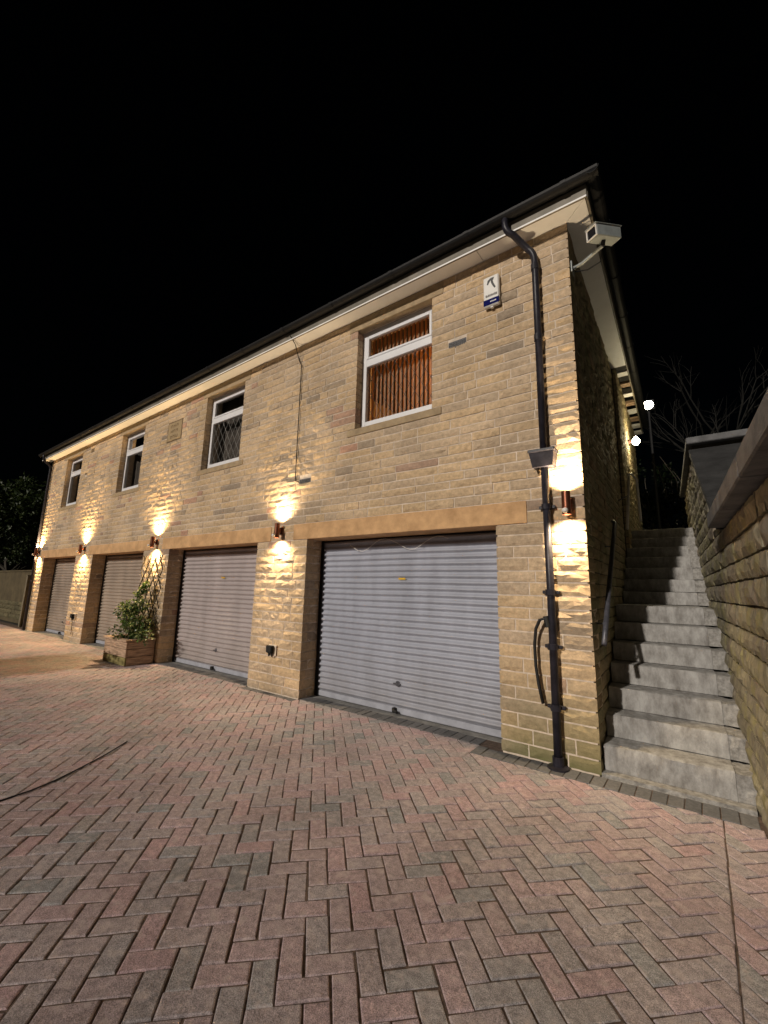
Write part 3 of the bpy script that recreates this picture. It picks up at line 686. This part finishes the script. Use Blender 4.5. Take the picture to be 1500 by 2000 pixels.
# ------------------------------------------------------------------ wall lamps
def wall_lamp(label,loc,facing='Y',power=1.0,group=None,sensor=True,colr=(1,.76,.46)):
    t=thing('wall_lamp',label,'lamp',loc,group); 
    if facing=='X': t.rotation_euler=(0,0,R(90)-.03)
    MB().bbox(-.032,.032,-.018,-.001,-.055,.055,.006).build('back_plate',M_copper,t)
    MB().bbox(-.012,.012,-.06,-.0185,-.02,.02,.004).build('arm',M_copper,t)
    r=.038; cy=-.09
    body=MB().lathe((0,cy,0),[(r,-.105),(r,.105),(r-.004,.105),(r-.004,.078),(0,.078)],24); body.lathe((0,cy,0),[(r,-.105),(r-.004,-.105),(r-.004,-.078),(0,-.078)],24)
    b=body.build('body',M_copper,t); smooth_by_angle(b,35)
    for s_ in (1,-1):
        MB().lathe((0,cy,s_*.0795),[(0,s_*.012),(r*.5,s_*.009),(r-.006,0)],20).build('lens',M_bulb,t,smooth=True)
        ld=bpy.data.lights.new('lamp_beam','SPOT'); ld.energy=LAMP_W*power*(1.0 if s_>0 else .85); ld.color=colr; ld.spot_size=R(146); ld.spot_blend=1.0; ld.shadow_soft_size=.02
        lo=bpy.data.objects.new('lamp_beam',ld); col.objects.link(lo); lo.parent=t; lo.location=(0,cy,s_*.097); lo.rotation_euler=(R(180) if s_>0 else 0,0,0)
    if sensor:
        MB().bbox(-.016,.016,cy-.052,cy-r+.002,-.085,-.04,.006).build('sensor_housing',M_copper,t)
        d=MB().lathe((0,cy-.058,-.075),[(0,-.026),(.015,-.022),(.025,-.012),(.027,.0),(.025,.012),(.015,.021),(0,.025)],16); d.build('sensor_dome',M_white,t,smooth=True)
    return t
zl=2.235
wall_lamp('copper up-and-down wall lamp below the rain hopper on the corner pier',(LAMPX[0],-.012,zl))
wall_lamp('copper up-and-down wall lamp between the blue-grey and rose-grey doors',(LAMPX[1],-.012,zl))
wall_lamp('copper up-and-down wall lamp above the trellis and planter',(LAMPX[2],-.012,zl+.01),power=1.8,colr=(1,.70,.35))
wall_lamp('copper up-and-down wall lamp between the two doors past the planter',(LAMPX[3],-.012,zl+.01),power=2.2,colr=(1,.67,.31))
wall_lamp('copper up-and-down wall lamp by the drainpipe beside the end garage door',(LAMPX[4],-.012,zl+.04),power=2.4,colr=(1,.66,.30))
rl_=thing('wall_lamp','glowing globe wall lamp on the side wall above the top of the stairs','lamp',(side_x(4.75)+.07,4.75,4.25))
MB().lathe((0,0,0),[(0,.02),(.05,.018),(.055,0)],16,'X').build('back_plate',M_copper,rl_)
MB().tube([(.01,0,0),(.08,0,.03),(.12,0,.1)],.012,8).build('arm',M_copper,rl_)
MB().lathe((.12,0,.0),[(0,-.07),(.03,-.062),(.052,-.04),(.064,-.015),(.066,0),(.062,.02),(.05,.04),(.03,.058),(.02,.09),(0,.1)],24).build('globe',M_flood,rl_,smooth=True)
ld=bpy.data.lights.new('globe_light','POINT'); ld.energy=9; ld.color=(1,.8,.42); ld.shadow_soft_size=.08; lo=bpy.data.objects.new('globe_light',ld); col.objects.link(lo); lo.parent=rl_; lo.location=(.23,0,0)
# lamp post far behind
lp=thing('lamp_post','lit floodlight on a thin post behind the rear eaves','lamp post',(.11,8.2,2.4))
MB().tube([(0,0,0),(0,0,3.72)],.03,10,rs=[.04,.026]).build('post',M_black,lp)
h=MB(); h.bbox(-.14,.14,-.05,.06,3.71,3.99,.015); h.build('flood_housing',M_black,lp)
MB().lathe((0,-.052,3.85),[(0,-.03),(.06,-.026),(.1,-.014),(.115,0)],24,'Y').build('lens',M_flood,lp,smooth=True)
ld=bpy.data.lights.new('flood_beam','SPOT'); ld.energy=60; ld.color=(1,.85,.6); ld.spot_size=R(140); ld.spot_blend=.6; ld.shadow_soft_size=.08
lo=bpy.data.objects.new('flood_beam',ld); col.objects.link(lo); lo.parent=lp; lo.location=(0,-.1,3.83); lo.rotation_euler=Vector((.1,-1,-.55)).to_track_quat('-Z','Y').to_euler()

# ------------------------------------------------------------------ drainpipes
def arc(a,b,c,n=6):   # rounded corner polyline helper (quadratic)
    a,b,c=Vector(a),Vector(b),Vector(c); return [a*(1-t)**2+b*2*t*(1-t)+c*t*t for t in [i/n for i in range(n+1)]]
dp=thing('drainpipe','black drainpipe with rain hopper on the corner pier','drainpipe',(-.315,-.06,0))
px=0
ptop=[(-.225,gy+.06,gz-.05),(-.225,gy+.06,gz-.13)]
pts=[Vector((-.225,gy+.06,gz-.04))]+arc((-.225,gy+.06,gz-.1),(-.225,gy+.06,gz-.2),(-.16,gy+.1,gz-.23))+arc((-.06,-.02,gz-.34),(0,0,gz-.4),(0,0,gz-.5))+[Vector((0,0,2.72))]
MB().tube(pts,.034,14).build('pipe',M_pipe,dp,smooth=True)
for z in (3.92,4.72): MB().tube([(0,0,z),(0,0,z+.07)],.041,14).build('pipe_collar',M_pipe,dp)
hp=MB(); a,b=.115,.095
P=[(-a*.8,-.07,2.6),(a*.8,-.07,2.6),(a*.8,.045,2.6),(-a*.8,.045,2.6),(-a,-.1,2.75),(a,-.1,2.75),(a,.045,2.75),(-a,.045,2.75)]
hp.add(P,[(3,2,1,0),(0,1,5,4),(1,2,6,5),(2,3,7,6),(3,0,4,7)]); hp.bbox(-a-.008,a+.008,-.108,.047,2.735,2.765,.006); hp.build('hopper',M_pipe,dp)
MB().tube([(0,0,2.6),(.004,0,1.4),(.0,0,.05)],.034,14).build('pipe',M_pipe,dp,smooth=True)
for z in (1.42,2.2,.95,.45): 
    k=MB().tube([(0,0,z),(0,0,z+.05)],.043,14); k.bbox(-.075,.075,.02,.045,z+.01,z+.04,.004); k.build('pipe_bracket',M_pipe,dp)
k=MB().tube([(0,0,.0),(0,0,.09)],.046,14); k.lathe((0,0,0),[(.09,.0),(.088,.012),(.05,.02),(.04,.02)],16); k.build('drain_collar',M_pipe,dp)
dp2=thing('drainpipe','thin black drainpipe at the far end of the facade','drainpipe',(-15.2,-.06,0))
MB().tube([Vector((0,gy+.06,gz-.04))]+arc((0,gy+.06,gz-.1),(0,gy+.06,gz-.2),(0,gy+.12,gz-.26))+arc((0,-.05,gz-.34),(0,0,gz-.4),(0,0,gz-.5))+[Vector((0,0,.02))],.034,10).build('pipe',M_pipe,dp2,smooth=True)
for z in (.6,1.4,2.5,3.4,4.2): MB().tube([(0,0,z),(0,0,z+.05)],.043,10).build('pipe_bracket',M_pipe,dp2)
# hose stub beside the corner drainpipe
hz=[(-.34,-.075,1.17),(-.37,-.09,1.215),(-.41,-.09,1.2),(-.45,-.08,1.12),(-.47,-.07,.98),(-.468,-.065,.8),(-.45,-.06,.64),(-.42,-.06,.49)]
hs=thing('hose','short black hose looped beside the corner drainpipe','hose',(-.42,-.07,.49)); M0=off((-.42,-.07,.49))
MB().tube([M0(*p) for p in hz],.014,10).build('tube',M_rub,hs,smooth=True); MB().tube([M0(-.345,-.08,1.14),M0(-.36,-.08,1.235)],.024,10).build('tap_fitting',M_rub,hs)

# ------------------------------------------------------------------ things fixed to the facade
al=thing('alarm_box','white burglar alarm box with black figure and navy band under the soffit','alarm box',(-.795,-.006,4.685)); 
MB().bbox(-.09,.09,-.055,-.001,-.17,.2,.012).build('cover',M_white,al)
MB().box(-.088,.088,-.0572,-.0556,-.155,-.085).build('navy_band',M_blue,al)
lg=MB()
for q in ([(-.045,.10),(-.035,.145),(0,.168),(.04,.165),(.03,.135),(.0,.14),(-.02,.115),(-.03,.092)],[(.0,.138),(.024,.135),(.03,.10),(.05,.055),(.056,.035),(.04,.03),(.018,.07),(.004,.105)]):
    k=len(q); lg.add([(x,-.0572,z) for x,z in q]+[(x,-.0556,z) for x,z in q],[tuple(range(k))[::-1],tuple(range(k,2*k))]+[(t,(t+1)%k,k+(t+1)%k,k+t) for t in range(k)])
lg.build('printed_figure',M_ink,al)
tx=MB(); x=-.062; r3=random.Random(2)
while x<.06:
    wd=r3.uniform(.008,.014); tx.box(x,x+wd,-.0572,-.0556,-.055,-.03+r3.uniform(-.004,.004)); x+=wd+.003
tx.build('printed_text',M_inkg,al)
tx=MB(); x=-.01
for k in range(5): tx.box(x,x+.01,-.0586,-.0574,-.128,-.114); x+=.014
tx.build('band_text',M_white,al)
MB().bbox(-.018,.018,-.045,-.01,-.187,-.1705,.004).build('strobe',M_white,al)
def socket(label,loc,cable=False):
    s=thing('outdoor_socket',label,'socket',loc)
    MB().bbox(-.075,.085,-.012,-.001,-.075,.07,.004).build('sealant_patch',M_mortar,s)
    MB().bbox(-.05,.05,-.062,-.0125,-.045,.06,.01).build('box',M_black,s)
    MB().bbox(-.056,.056,-.078,-.0625,-.03,.065,.01).build('lid',M_rub,s)
    for x in (-.028,.028): MB().lathe((x,-.036,-.0455),[(.014,0),(.014,-.025),(.008,-.04),(0,-.04)],10).build('cable_gland',M_rub,s)
    if cable: MB().tube([(.0,-.036,-.08),(.003,-.025,-.2),(0,-.02,-.42)],.008,6).build('cable',M_rub,s)
socket('black outdoor socket low on the pier between blue-grey and rose-grey doors',(-4.12,-.01,.565))
socket('black outdoor socket with hanging cable on the pier past the planter',(-11.6,-.01,.6),True)
tag(MB().tube([(-3.9,-.27,5.2),(-3.92,-.13,5.12),(-3.97,-.03,5.02),(-3.93,-.022,4.9),(-3.87,-.022,4.8),(-3.86,-.024,4.0),(-3.855,-.024,3.3),(-3.85,-.022,2.96),(-3.79,-.01,2.94)],.0065,6).build('wall_cable',M_black),'thin black cable running down the facade to an air brick','cable')
for n,(p,q,lab) in enumerate((((-3.9,-.3,5.25),(-14,-9,11.5),'faint overhead telephone wire from the eaves above the wall cable'),((-5.6,-.33,5.33),(-18,-8,12),'second faint overhead wire leaving the gutter over the leaded window'))):
    p,q=Vector(p),Vector(q); tag(MB().tube([p.lerp(q,t/12)-Vector((0,0,1.2*(t/12)*(1-t/12))) for t in range(13)],.0009,5).build('overhead_wire',M_wire),lab,'wire')
tag(MB().tube([(-2.6,-6.6,.006),(-2.8,-5.6,.006),(-2.95,-4.5,.006),(-3.02,-3.7,.006),(-3.06,-3.3,.006),(-3.086,-3.045,.006),(-3.107,-2.878,.006),(-3.168,-2.713,.006),(-3.279,-2.515,.006),(-3.41,-2.303,.006),(-3.6,-2.05,.006)],.0055,6).build('ground_line',M_rub),'thin dark line running in a curve across the herringbone paving','cable')  # thin dark tube laid along a curved line on the paving
# cctv camera
cc=thing('cctv_camera','old boxy grey security camera on a bracket at the building corner','security camera',(.012,.06,4.66))
MB().bbox(-.001,.012,-.05,.05,-.06,.06,.003).build('wall_plate',M_cctv,cc)
MB().tube([(.012,0,0),(.1,-.02,.0),(.30,-.12,.02)],.016,8).build('arm',M_cctv,cc)
Rm=Matrix.Translation(Vector((.315,-.14,.115)))@Matrix.Rotation(R(-38),4,'Z')@Matrix.Rotation(R(8),4,'X')@Matrix.Rotation(R(6),4,'Y')
TM=lambda x,y,z:tuple(Rm@Vector((x,y,z)))
MB().bbox(-.062,.062,-.13,.15,-.055,.055,.006,M=TM).build('housing',M_cctv,cc)
MB().bbox(-.07,.07,-.15,.16,.0555,.064,.003,M=TM).build('sunshield',M_cctv,cc)
MB().bbox(-.05,.05,-.1335,-.1305,-.043,.043,.001,M=TM).build('window_glass',M_smoke,cc)
fr=MB()
for q in ((-.062,.062,-.055,-.0435),(-.062,.062,.0435,.055),(-.062,-.0505,-.043,.043),(.0505,.062,-.043,.043)): fr.bbox(q[0],q[1],-.142,-.1305,q[2],q[3],.002,M=TM)
fr.build('front_frame',M_white,cc)
MB().tube([(.30,-.12,.02),(.312,-.135,.06)],.02,8).build('swivel',M_black,cc)
MB().tube([(.3,-.1,.08),(.26,-.02,-.06),(.14,.01,-.07),(.02,.03,-.02)],.006,6).build('cable',M_black,cc)

# ------------------------------------------------------------------ stairs
st=thing('concrete_stairs','worn concrete stairs climbing between building side wall and retaining wall','stairs',(0,0,0))
def step(y0,y1,z0,z1,rg,xr=None):
    nx=14; P=[];F=[]; bev=.012
    xl=lambda y:side_x(y)+.012
    xe=lambda y:(rw_x(y)-.1)
    rows=[('f',z0),('f',(z0+z1)/2),('f',z1-bev),('t',y0+bev*.9),('t',(y0+y1)/2),('t',y1)]
    for kind,val in rows:
        for i in range(nx+1):
            t=i/nx
            y=y0 if kind=='f' else val; z=val if kind=='f' else z1
            x=xl(y)+(xe(y)-xl(y))*t
            p=Vector((x*3,y*5,z*5)); n1=mnoise.noise(p*1.3); n2=mnoise.noise(p*5)
            if kind=='f': y+=.005*n1+.002*n2+(.013*max(0,n2) if val==z1-bev else 0)
            else: z+=.004*n1-(.012*max(0,n2) if val==y0+bev*.9 else 0)
            P.append((x,y,z))
    w_=nx+1
    for r in range(len(rows)-1):
        for i in range(nx): q=r*w_+i; F.append((q,q+1,q+w_+1,q+w_))
    # ends and back, bottom
    n0=len(P); P+=[(xl(y1),y1,z0),(xe(y1),y1,z0)]
    F.append(tuple(r*w_ for r in range(len(rows)))+(n0,)); F.append((n0+1,)+tuple(r*w_+nx for r in range(len(rows)))[::-1])
    F.append(tuple((len(rows)-1)*w_+i for i in range(nx+1))+(n0+1,n0))
    F.append((n0,n0+1)+tuple(range(nx,-1,-1)))
    o=MB().add(P,F).build('step',M_conc,st); smooth_by_angle(o,50)
    mb=MB(); xa=lambda y:xe(y)+.002; xb=lambda y:rw_x(y)+.02; k=5
    P=[];F=[]
    for kind,val in rows:
        for i in range(k+1):
            y=y0+.008 if kind=='f' else val; z=val if kind=='f' else z1-.006
            x=xa(y)+(xb(y)-xa(y))*i/k; p=Vector((x*14,y*14,z*14)); nn=mnoise.noise(p)
            P.append((x,y+(.014*nn if kind=='f' else 0),z+(.014*nn-.004 if kind=='t' else 0)))
    for r in range(len(rows)-1):
        for i in range(k): q=r*(k+1)+i; F.append((q,q+1,q+k+2,q+k+1))
    n0=len(P); P+=[(xa(y1),y1,z0),(xb(y1),y1,z0)]
    F.append(tuple(r*(k+1) for r in range(len(rows)))+(n0,)); F.append((n0+1,)+tuple(r*(k+1)+k for r in range(len(rows)))[::-1])
    mb.add(P,F).build('step_end_mortar',M_rubble,o)
zz=.028; rg=random.Random(9)
for n in range(7):
    y0=.09+.25*n; z1=.22+.183*n; y1=(y0+.25+.02) if n<6 else 2.46
    step(y0,y1,zz-.001 if n else .029,z1,rg); zz=z1+.007
for n in range(7):
    y0=2.44+.25*n; z1=1.479+.1665*n; step(y0,y0+.27,zz,z1,rg); zz=z1+.007
mb=MB(); P=[];F=[]; nx=16
for kind in range(3):
    for i in range(nx+1):
        x=-.0+.945*i/nx; e=.006*mnoise.noise(Vector((x*9,kind,3)))
        P.append([(x,.004+e,-.01),(x,.008+e,.024),(x,.12,.0275)][kind])
for r in range(2):
    for i in range(nx): q=r*(nx+1)+i; F.append((q,q+1,q+nx+2,q+nx+1))
MB().add(P,F).build('base_ledge',M_rubble,st)
# handrails on the side wall
hr=thing('handrail','dark steel handrail fixed along the side wall above the lower steps','handrail',(.07,.05,1.0)); M0=off((.07,.05,1.0))
MB().tube([M0(*p) for p in [(.075,.04,1.02),(.075,.2,1.19),(.07,.45,1.43),(.05,1.35,2.24),(.02,1.42,2.27)]],.022,10).build('rail',M_rail,hr,smooth=True)
for y,z in ((.25,1.24),(1.1,2.01)): MB().tube([M0(.072-.02*y,y,z),M0(.05-.02*y,y,z-.06),M0(side_x(y)-.01,y,z-.06)],.008,6).build('rail_bracket',M_rail,hr)
hr2=thing('handrail','pale steel handrail beside the upper steps under the side lamp','handrail',(.05,2.4,2.3)); M0=off((.05,2.4,2.3))
MB().tube([M0(*p) for p in [(.06,2.35,2.3),(.03,3.3,3.27),(.06,3.38,3.3),(.12,3.42,3.2),(.13,3.44,2.55)]],.018,8).build('rail',M_white,hr2,smooth=True)
MB().tube([M0(.045,2.9,2.86),M0(side_x(2.9),2.9,2.8)],.008,6).build('rail_bracket',M_rail,hr2)

# ------------------------------------------------------------------ retaining wall on the right
rwl=thing('retaining_wall','mossy rough stone retaining wall with concrete coping beside the stairs','wall',(rw_x(-4),-4,0)); RO=Vector((rw_x(-4),-4,0))
ZC=1.975; YA=.2
def slope_z(y): return 1.93+(y-YA)*.57
YB=2.42; ZT=slope_z(YB)
mb=MB()
prof=[(-4.2,-.1),(-4.2,ZC),(YA,ZC),(YA+.01,slope_z(YA)),(YB,ZT+.02),(5.6,ZT+.02),(5.6,-.1)]
P=[];k=len(prof)
for dx in (.03,.55):
    for y,z in prof: P.append((rw_x(y)+dx-RO.x,y-RO.y,z))
mb.add(P,[tuple(range(k)),tuple(range(k,2*k))[::-1]]+[(t,(t+1)%k,k+(t+1)%k,k+t) for t in range(k)])
core=mb.build('wall_core',M_mortar_side,rwl)
rng=random.Random(31); courses=split_courses(0,ZC-.005,.138,rng,.18); 
z=courses[-1]
while z<ZT: z+=rng.uniform(.12,.16); courses.append(z)
WM=lambda u,v,w_:(rw_x(u)-w_+.0,u,v)
cnt=0
for k in range(len(courses)-1):
    z0,z1=courses[k],courses[k+1]; y=-2.75 if z0<ZC-.01 else YA+.05
    y+=rng.uniform(0,.2)
    while y<5.0:
        L=rng.choice((.18,.26,.34,.42,.5))*rng.uniform(.85,1.15); e=y+L; top=z1
        if e>YA: 
            lim=(slope_z(y)-.02) if y<YB else ZT-.02
            if z0>ZC-.05 and z0+.04>lim: y=e; continue
            top=min(z1,lim) if z1>ZC else z1
        if z1<stair_z(y)-.1: y=e; continue
        if y>2.6 and y<3.0 and cnt>290: break
        mb=MB(); c=Vector((rw_x((y+e)/2),(y+e)/2,(z0+top)/2))
        rough_block(mb,y+.004,e-.004,z0+.008,top-.008,.07,lambda u,v,w_:tuple(Vector(WM(u,v,w_))-c),rng,.011,cell=.06,edge=.008,jit=.005,nv=3)
        o=mb.build('stone',M_rw,core); o.location=c-RO; cnt+=1
        y=e
# copings
y=-3.4
while y<YA-.05:
    e=min(y+.9,YA+.02); MB().bbox(y+.003,e-.003,-.085,.62,ZC+.002,ZC+.115,.008,M=lambda u,w_,v:(rw_x(u)+w_-RO.x,u-RO.y,v)).build('coping_slab',M_cop,rwl); y=e
n=4
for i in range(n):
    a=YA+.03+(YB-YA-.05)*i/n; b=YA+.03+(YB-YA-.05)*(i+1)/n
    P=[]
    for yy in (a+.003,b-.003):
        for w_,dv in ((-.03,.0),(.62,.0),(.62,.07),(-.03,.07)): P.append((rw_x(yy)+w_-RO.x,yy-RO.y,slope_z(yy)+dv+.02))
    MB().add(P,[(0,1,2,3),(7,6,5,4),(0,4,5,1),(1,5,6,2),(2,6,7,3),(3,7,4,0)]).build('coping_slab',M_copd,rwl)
y=YB-.12
while y<5.2:
    e=y+.9; MB().bbox(y+.003,e-.003,-.05,.66,ZT+.13,ZT+.215,.01,M=lambda u,w_,v:(rw_x(u)+w_-RO.x,u-RO.y,v)).build('coping_slab',M_cop,rwl); y=e
MB().bbox(YB+.0,5.5,.0,.55,ZT+.021,ZT+.129,.004,M=lambda u,w_,v:(rw_x(u)+w_+.01-RO.x,u-RO.y,v)).build('wall_head',M_mortar_side,rwl)

# ------------------------------------------------------------------ foliage helpers
def leaf(mb,c,d,n,L,W):
    d=d.normalized(); s_=d.cross(n)
    if s_.length<1e-4: s_=d.orthogonal()
    s_.normalize(); nn=s_.cross(d)
    tip=c+d*L-nn*L*.18; m1=c+d*L*.45
    mb.add([c,m1+s_*W+nn*W*.3,tip,m1-s_*W+nn*W*.3,m1-nn*W*.15],[(0,4,1),(4,2,1),(0,3,4),(4,3,2)])
def crown(mb,clumps,per,L,W,rg,drop=.35):
    for c,r in clumps:
        for _ in range(per):
            v=Vector((rg.gauss(0,1),rg.gauss(0,1),rg.gauss(0,1))).normalized(); rr=r*(rg.random()**.45)
            p=Vector(c)+v*rr; d=(v+Vector((rg.gauss(0,.6),rg.gauss(0,.6),rg.gauss(0,.6)-drop)))
            s_=rg.uniform(.6,1.25); leaf(mb,p,d,Vector((rg.gauss(0,1),rg.gauss(0,1),rg.gauss(0,1)+.8)),L*s_,W*s_)
def branch(mb,p,d,L,r,rg,depth,twist=.35,nchild=3,ratio=.66):
    pts=[Vector(p)]; dd=Vector(d).normalized(); k=5
    for i in range(k): dd=(dd+Vector((rg.gauss(0,twist*.4),rg.gauss(0,twist*.4),rg.gauss(0,twist*.25)))).normalized(); pts.append(pts[-1]+dd*L/k)
    mb.tube(pts,r,6,rs=[r*(1-.55*i/k) for i in range(k+1)])
    if depth>0:
        for c in range(nchild):
            i=rg.randint(2,k); d2=(dd+Vector((rg.gauss(0,.55),rg.gauss(0,.55),rg.gauss(.25,.3)))).normalized()
            branch(mb,pts[i],d2,L*ratio*rg.uniform(.75,1.15),r*.5,rg,depth-1,twist,nchild,ratio)

# ------------------------------------------------------------------ planter, shrub, trellis
PX0,PX1,PY0,PY1,PH=-8.34,-7.43,-.52,-.03,.45
pt=thing('planter_box','weathered plank planter box standing before the trellis pier','planter',(PX0,PY0,0)); M0=off((PX0,PY0,0)); PM=lambda x,y,z:M0(x,y,z)
hts=[.004,.145,.285,.405]
for k in range(3):
    z0,z1=hts[k],hts[k+1]-.006; m_=M_woodg if k==0 else M_wood
    MB().bbox(PX0,PX1,PY0,PY0+.03,z0,z1,.005,M=PM).build('plank',m_,pt); MB().bbox(PX0,PX1,PY1-.03,PY1,z0,z1,.005,M=PM).build('plank',M_wood,pt)
    for x in (PX0,PX1-.03): MB().bbox(x,x+.03,PY0+.031,PY1-.031,z0,z1,.005,M=PM).build('plank',M_wood,pt)
for q in ((PX0-.03,PX1+.03,PY0-.03,PY0+.06),(PX0-.03,PX1+.03,PY1-.06,PY1+.0)): MB().bbox(q[0],q[1],q[2],q[3],.406,PH,.006,M=PM).build('rim_board',M_wood,pt)
for x in (PX0-.03,PX1-.06): MB().bbox(x,x+.09,PY0+.061,PY1-.061,.4065,PH-.001,.006,M=PM).build('rim_board',M_wood,pt)
MB().box(PX0+.031,PX1-.031,PY0+.031,PY1-.031,.02,.385,M=PM).build('soil',M_soil,pt)
sh=thing('shrub','bushy variegated green shrub growing in the plank planter','shrub',(-7.8,-.27,.38)); rg=random.Random(4); O=Vector((-7.8,-.27,.38))
st_=MB()
for _ in range(9): branch(st_,(rg.uniform(-.1,.1),rg.uniform(-.06,.06),0),(rg.gauss(0,.35),rg.gauss(0,.25),1),rg.uniform(.4,.7),.012,rg,1)
st_.build('stem',M_bark,sh)
lf=MB(); cl=[]
for _ in range(26):
    t=rg.random(); z=.12+.62*t; s_=(.34*(1-t)+.12)
    cl.append(((rg.gauss(0,s_*.62)-.02,rg.gauss(0,s_*.42)-.02,z),rg.uniform(.09,.15)))
cl+=[((.2+.03*i,-.05,.1+.02*i),.09) for i in range(6)]+[((.02,.0,.86),.07),((.06,.05,.95),.06),((.1,.08,1.04),.045)]
crown(lf,cl,72,.058,.018,rg); lf.build('foliage',M_leaf,sh,fixn=False)
tr=thing('trellis','diamond lattice trellis fixed to the pier behind the planter shrub','trellis',(-7.87,-.02,.6)); M0=off((-7.87,-.02,.6))
x0,x1,z0,z1=-8.3,-7.42,.62,1.98
def diag(sgn,c,yy):
    pts=[]; f=lambda z:c+sgn*(z-z0)*.62
    zz=[z0+(z1-z0)*t/80 for t in range(81)]; zz=[z for z in zz if x0<=f(z)<=x1]
    if len(zz)>3:
        a,b=zz[0],zz[-1]; MB().tube([M0(f(a),yy,a),M0(f(b),yy,b)],.011,4).build('lath',M_trel,tr)
for k in range(-6,8):
    diag(1,x0+k*.22,-.055); diag(-1,x0+k*.22,-.04)

# ------------------------------------------------------------------ left end: boundary wall, post, tree; shrub added outside the frame to shade the drive
bw=thing('boundary_wall','low boundary wall of rendered blocks over stone courses beyond the building end','wall',(-26,.7,0)); M0=off((-26,.7,0)); BWM=lambda x,y,z:M0(x,y,z)
cw=MB(); cw.box(-26,-15.9,.72,1.0,-.1,1.75,M=BWM); core=cw.build('wall_core',M_bound,bw)
for x in range(-26,-16): MB().bbox(x+.004,x+.996,.68,1.05,1.751,1.81,.008,M=BWM).build('coping_slab',M_bound,bw)
rng=random.Random(13)
for k in range(4):
    x=-23
    while x<-16:
        L=rng.uniform(.35,.6); mb=MB(); c=Vector((x+L/2,.7,.02+.16*k+.08)); rough_block(mb,x+.008,x+L-.008,.02+.16*k+.008,.02+.16*(k+1)-.008,.05,lambda u,v,w_:tuple(Vector((u,.7-w_,v))-c),rng,.03,cell=.15,edge=.014)
        o=mb.build('stone',M_bstone,core); o.location=Vector(M0(*c)); x+=L
ps=thing('wooden_post','leaning weathered wooden post beside the building end','post',(-16.6,.2,-.02))
MB().bbox(-.055,.055,-.055,.055,0,1.6,.01,M=lambda x,y,z:(x+.02*z,y,z)).build('shaft',M_post,ps); MB().bbox(-.07,.07,-.07,.07,1.6,1.63,.01,M=lambda x,y,z:(x+.02*z,y,z)).build('cap',M_post,ps)
for nm,lab,(tx_,ty),hh,cr,seed in (('leafy_tree','dense dark leafy tree hanging over the boundary wall',(-24.6,1.7),4.5,2.6,5),):
    t=thing(nm,lab,'tree',(tx_,ty,-.1)); rg=random.Random(seed); tk=MB(); branch(tk,(0,0,0),(0,0,1),2.6,.16,rg,3,.3,3,.6); tk.build('trunk',M_bark,t)
    lf=MB(); cl=[]
    for _ in range(60):
        v=Vector((rg.gauss(0,1),rg.gauss(0,1),rg.gauss(0,1))).normalized()*(rg.random()**.4)*cr; cl.append(((v.x*.9+.25,v.y*1.0-.3,hh+v.z*.82),rg.uniform(.35,.65)))
    crown(lf,cl,150,.19,.06,rg); lf.build('crown',M_leafd,t,fixn=False)
bs=thing('shade_shrub','unseen rounded dark shrub added to shade the paving','shrub',(-9.0,-2.95,0)); rg=random.Random(8)
tk=MB(); branch(tk,(0,0,0),(0,0,1),.4,.04,rg,2); tk.build('stem',M_bark,bs)
lf=MB(); cl=[((rg.uniform(-.9,.9),rg.uniform(-.35,.4),.2+rg.uniform(.3,.85)),.24) for _ in range(46)]; crown(lf,cl,90,.09,.03,rg); lf.build('foliage',M_leafd,bs,fixn=False)
# ------------------------------------------------------------------ top of the stairs: ivy hedge and bare tree
iv=thing('ivy_hedge','dark glossy ivy hedge behind the top of the stairs','hedge',(.5,9.3,2.4)); rg=random.Random(6); lf=MB()
cl=[((rg.uniform(-1.3,1.6),rg.uniform(-.3,.5),rg.uniform(.2,2.3+.5*math.sin(i))),rg.uniform(.25,.42)) for i in range(70)]
crown(lf,cl,80,.1,.04,rg); lf.build('foliage',M_ivy,iv,fixn=False)
tk=MB()
for _ in range(10): branch(tk,(rg.uniform(-1.2,1.4),.1,0),(rg.gauss(0,.2),0,1),1.8,.03,rg,1)
tk.build('stem',M_bark,iv)
bt=thing('bare_tree','thin bare-branched tree rising beyond the stairs','tree',(1.35,10.5,2.8)); rg=random.Random(17); tk=MB()
for k in range(5): branch(tk,(rg.uniform(-.15,.15),rg.uniform(-.1,.1),0),(rg.uniform(-.16,.1),rg.uniform(-.1,.1),1),3.2,.05,rg,3,.22,3,.55)
tk.build('trunk',M_twig,bt)
print('pavers',len(pieces),'stones',len(cands),'rw stones',cnt)
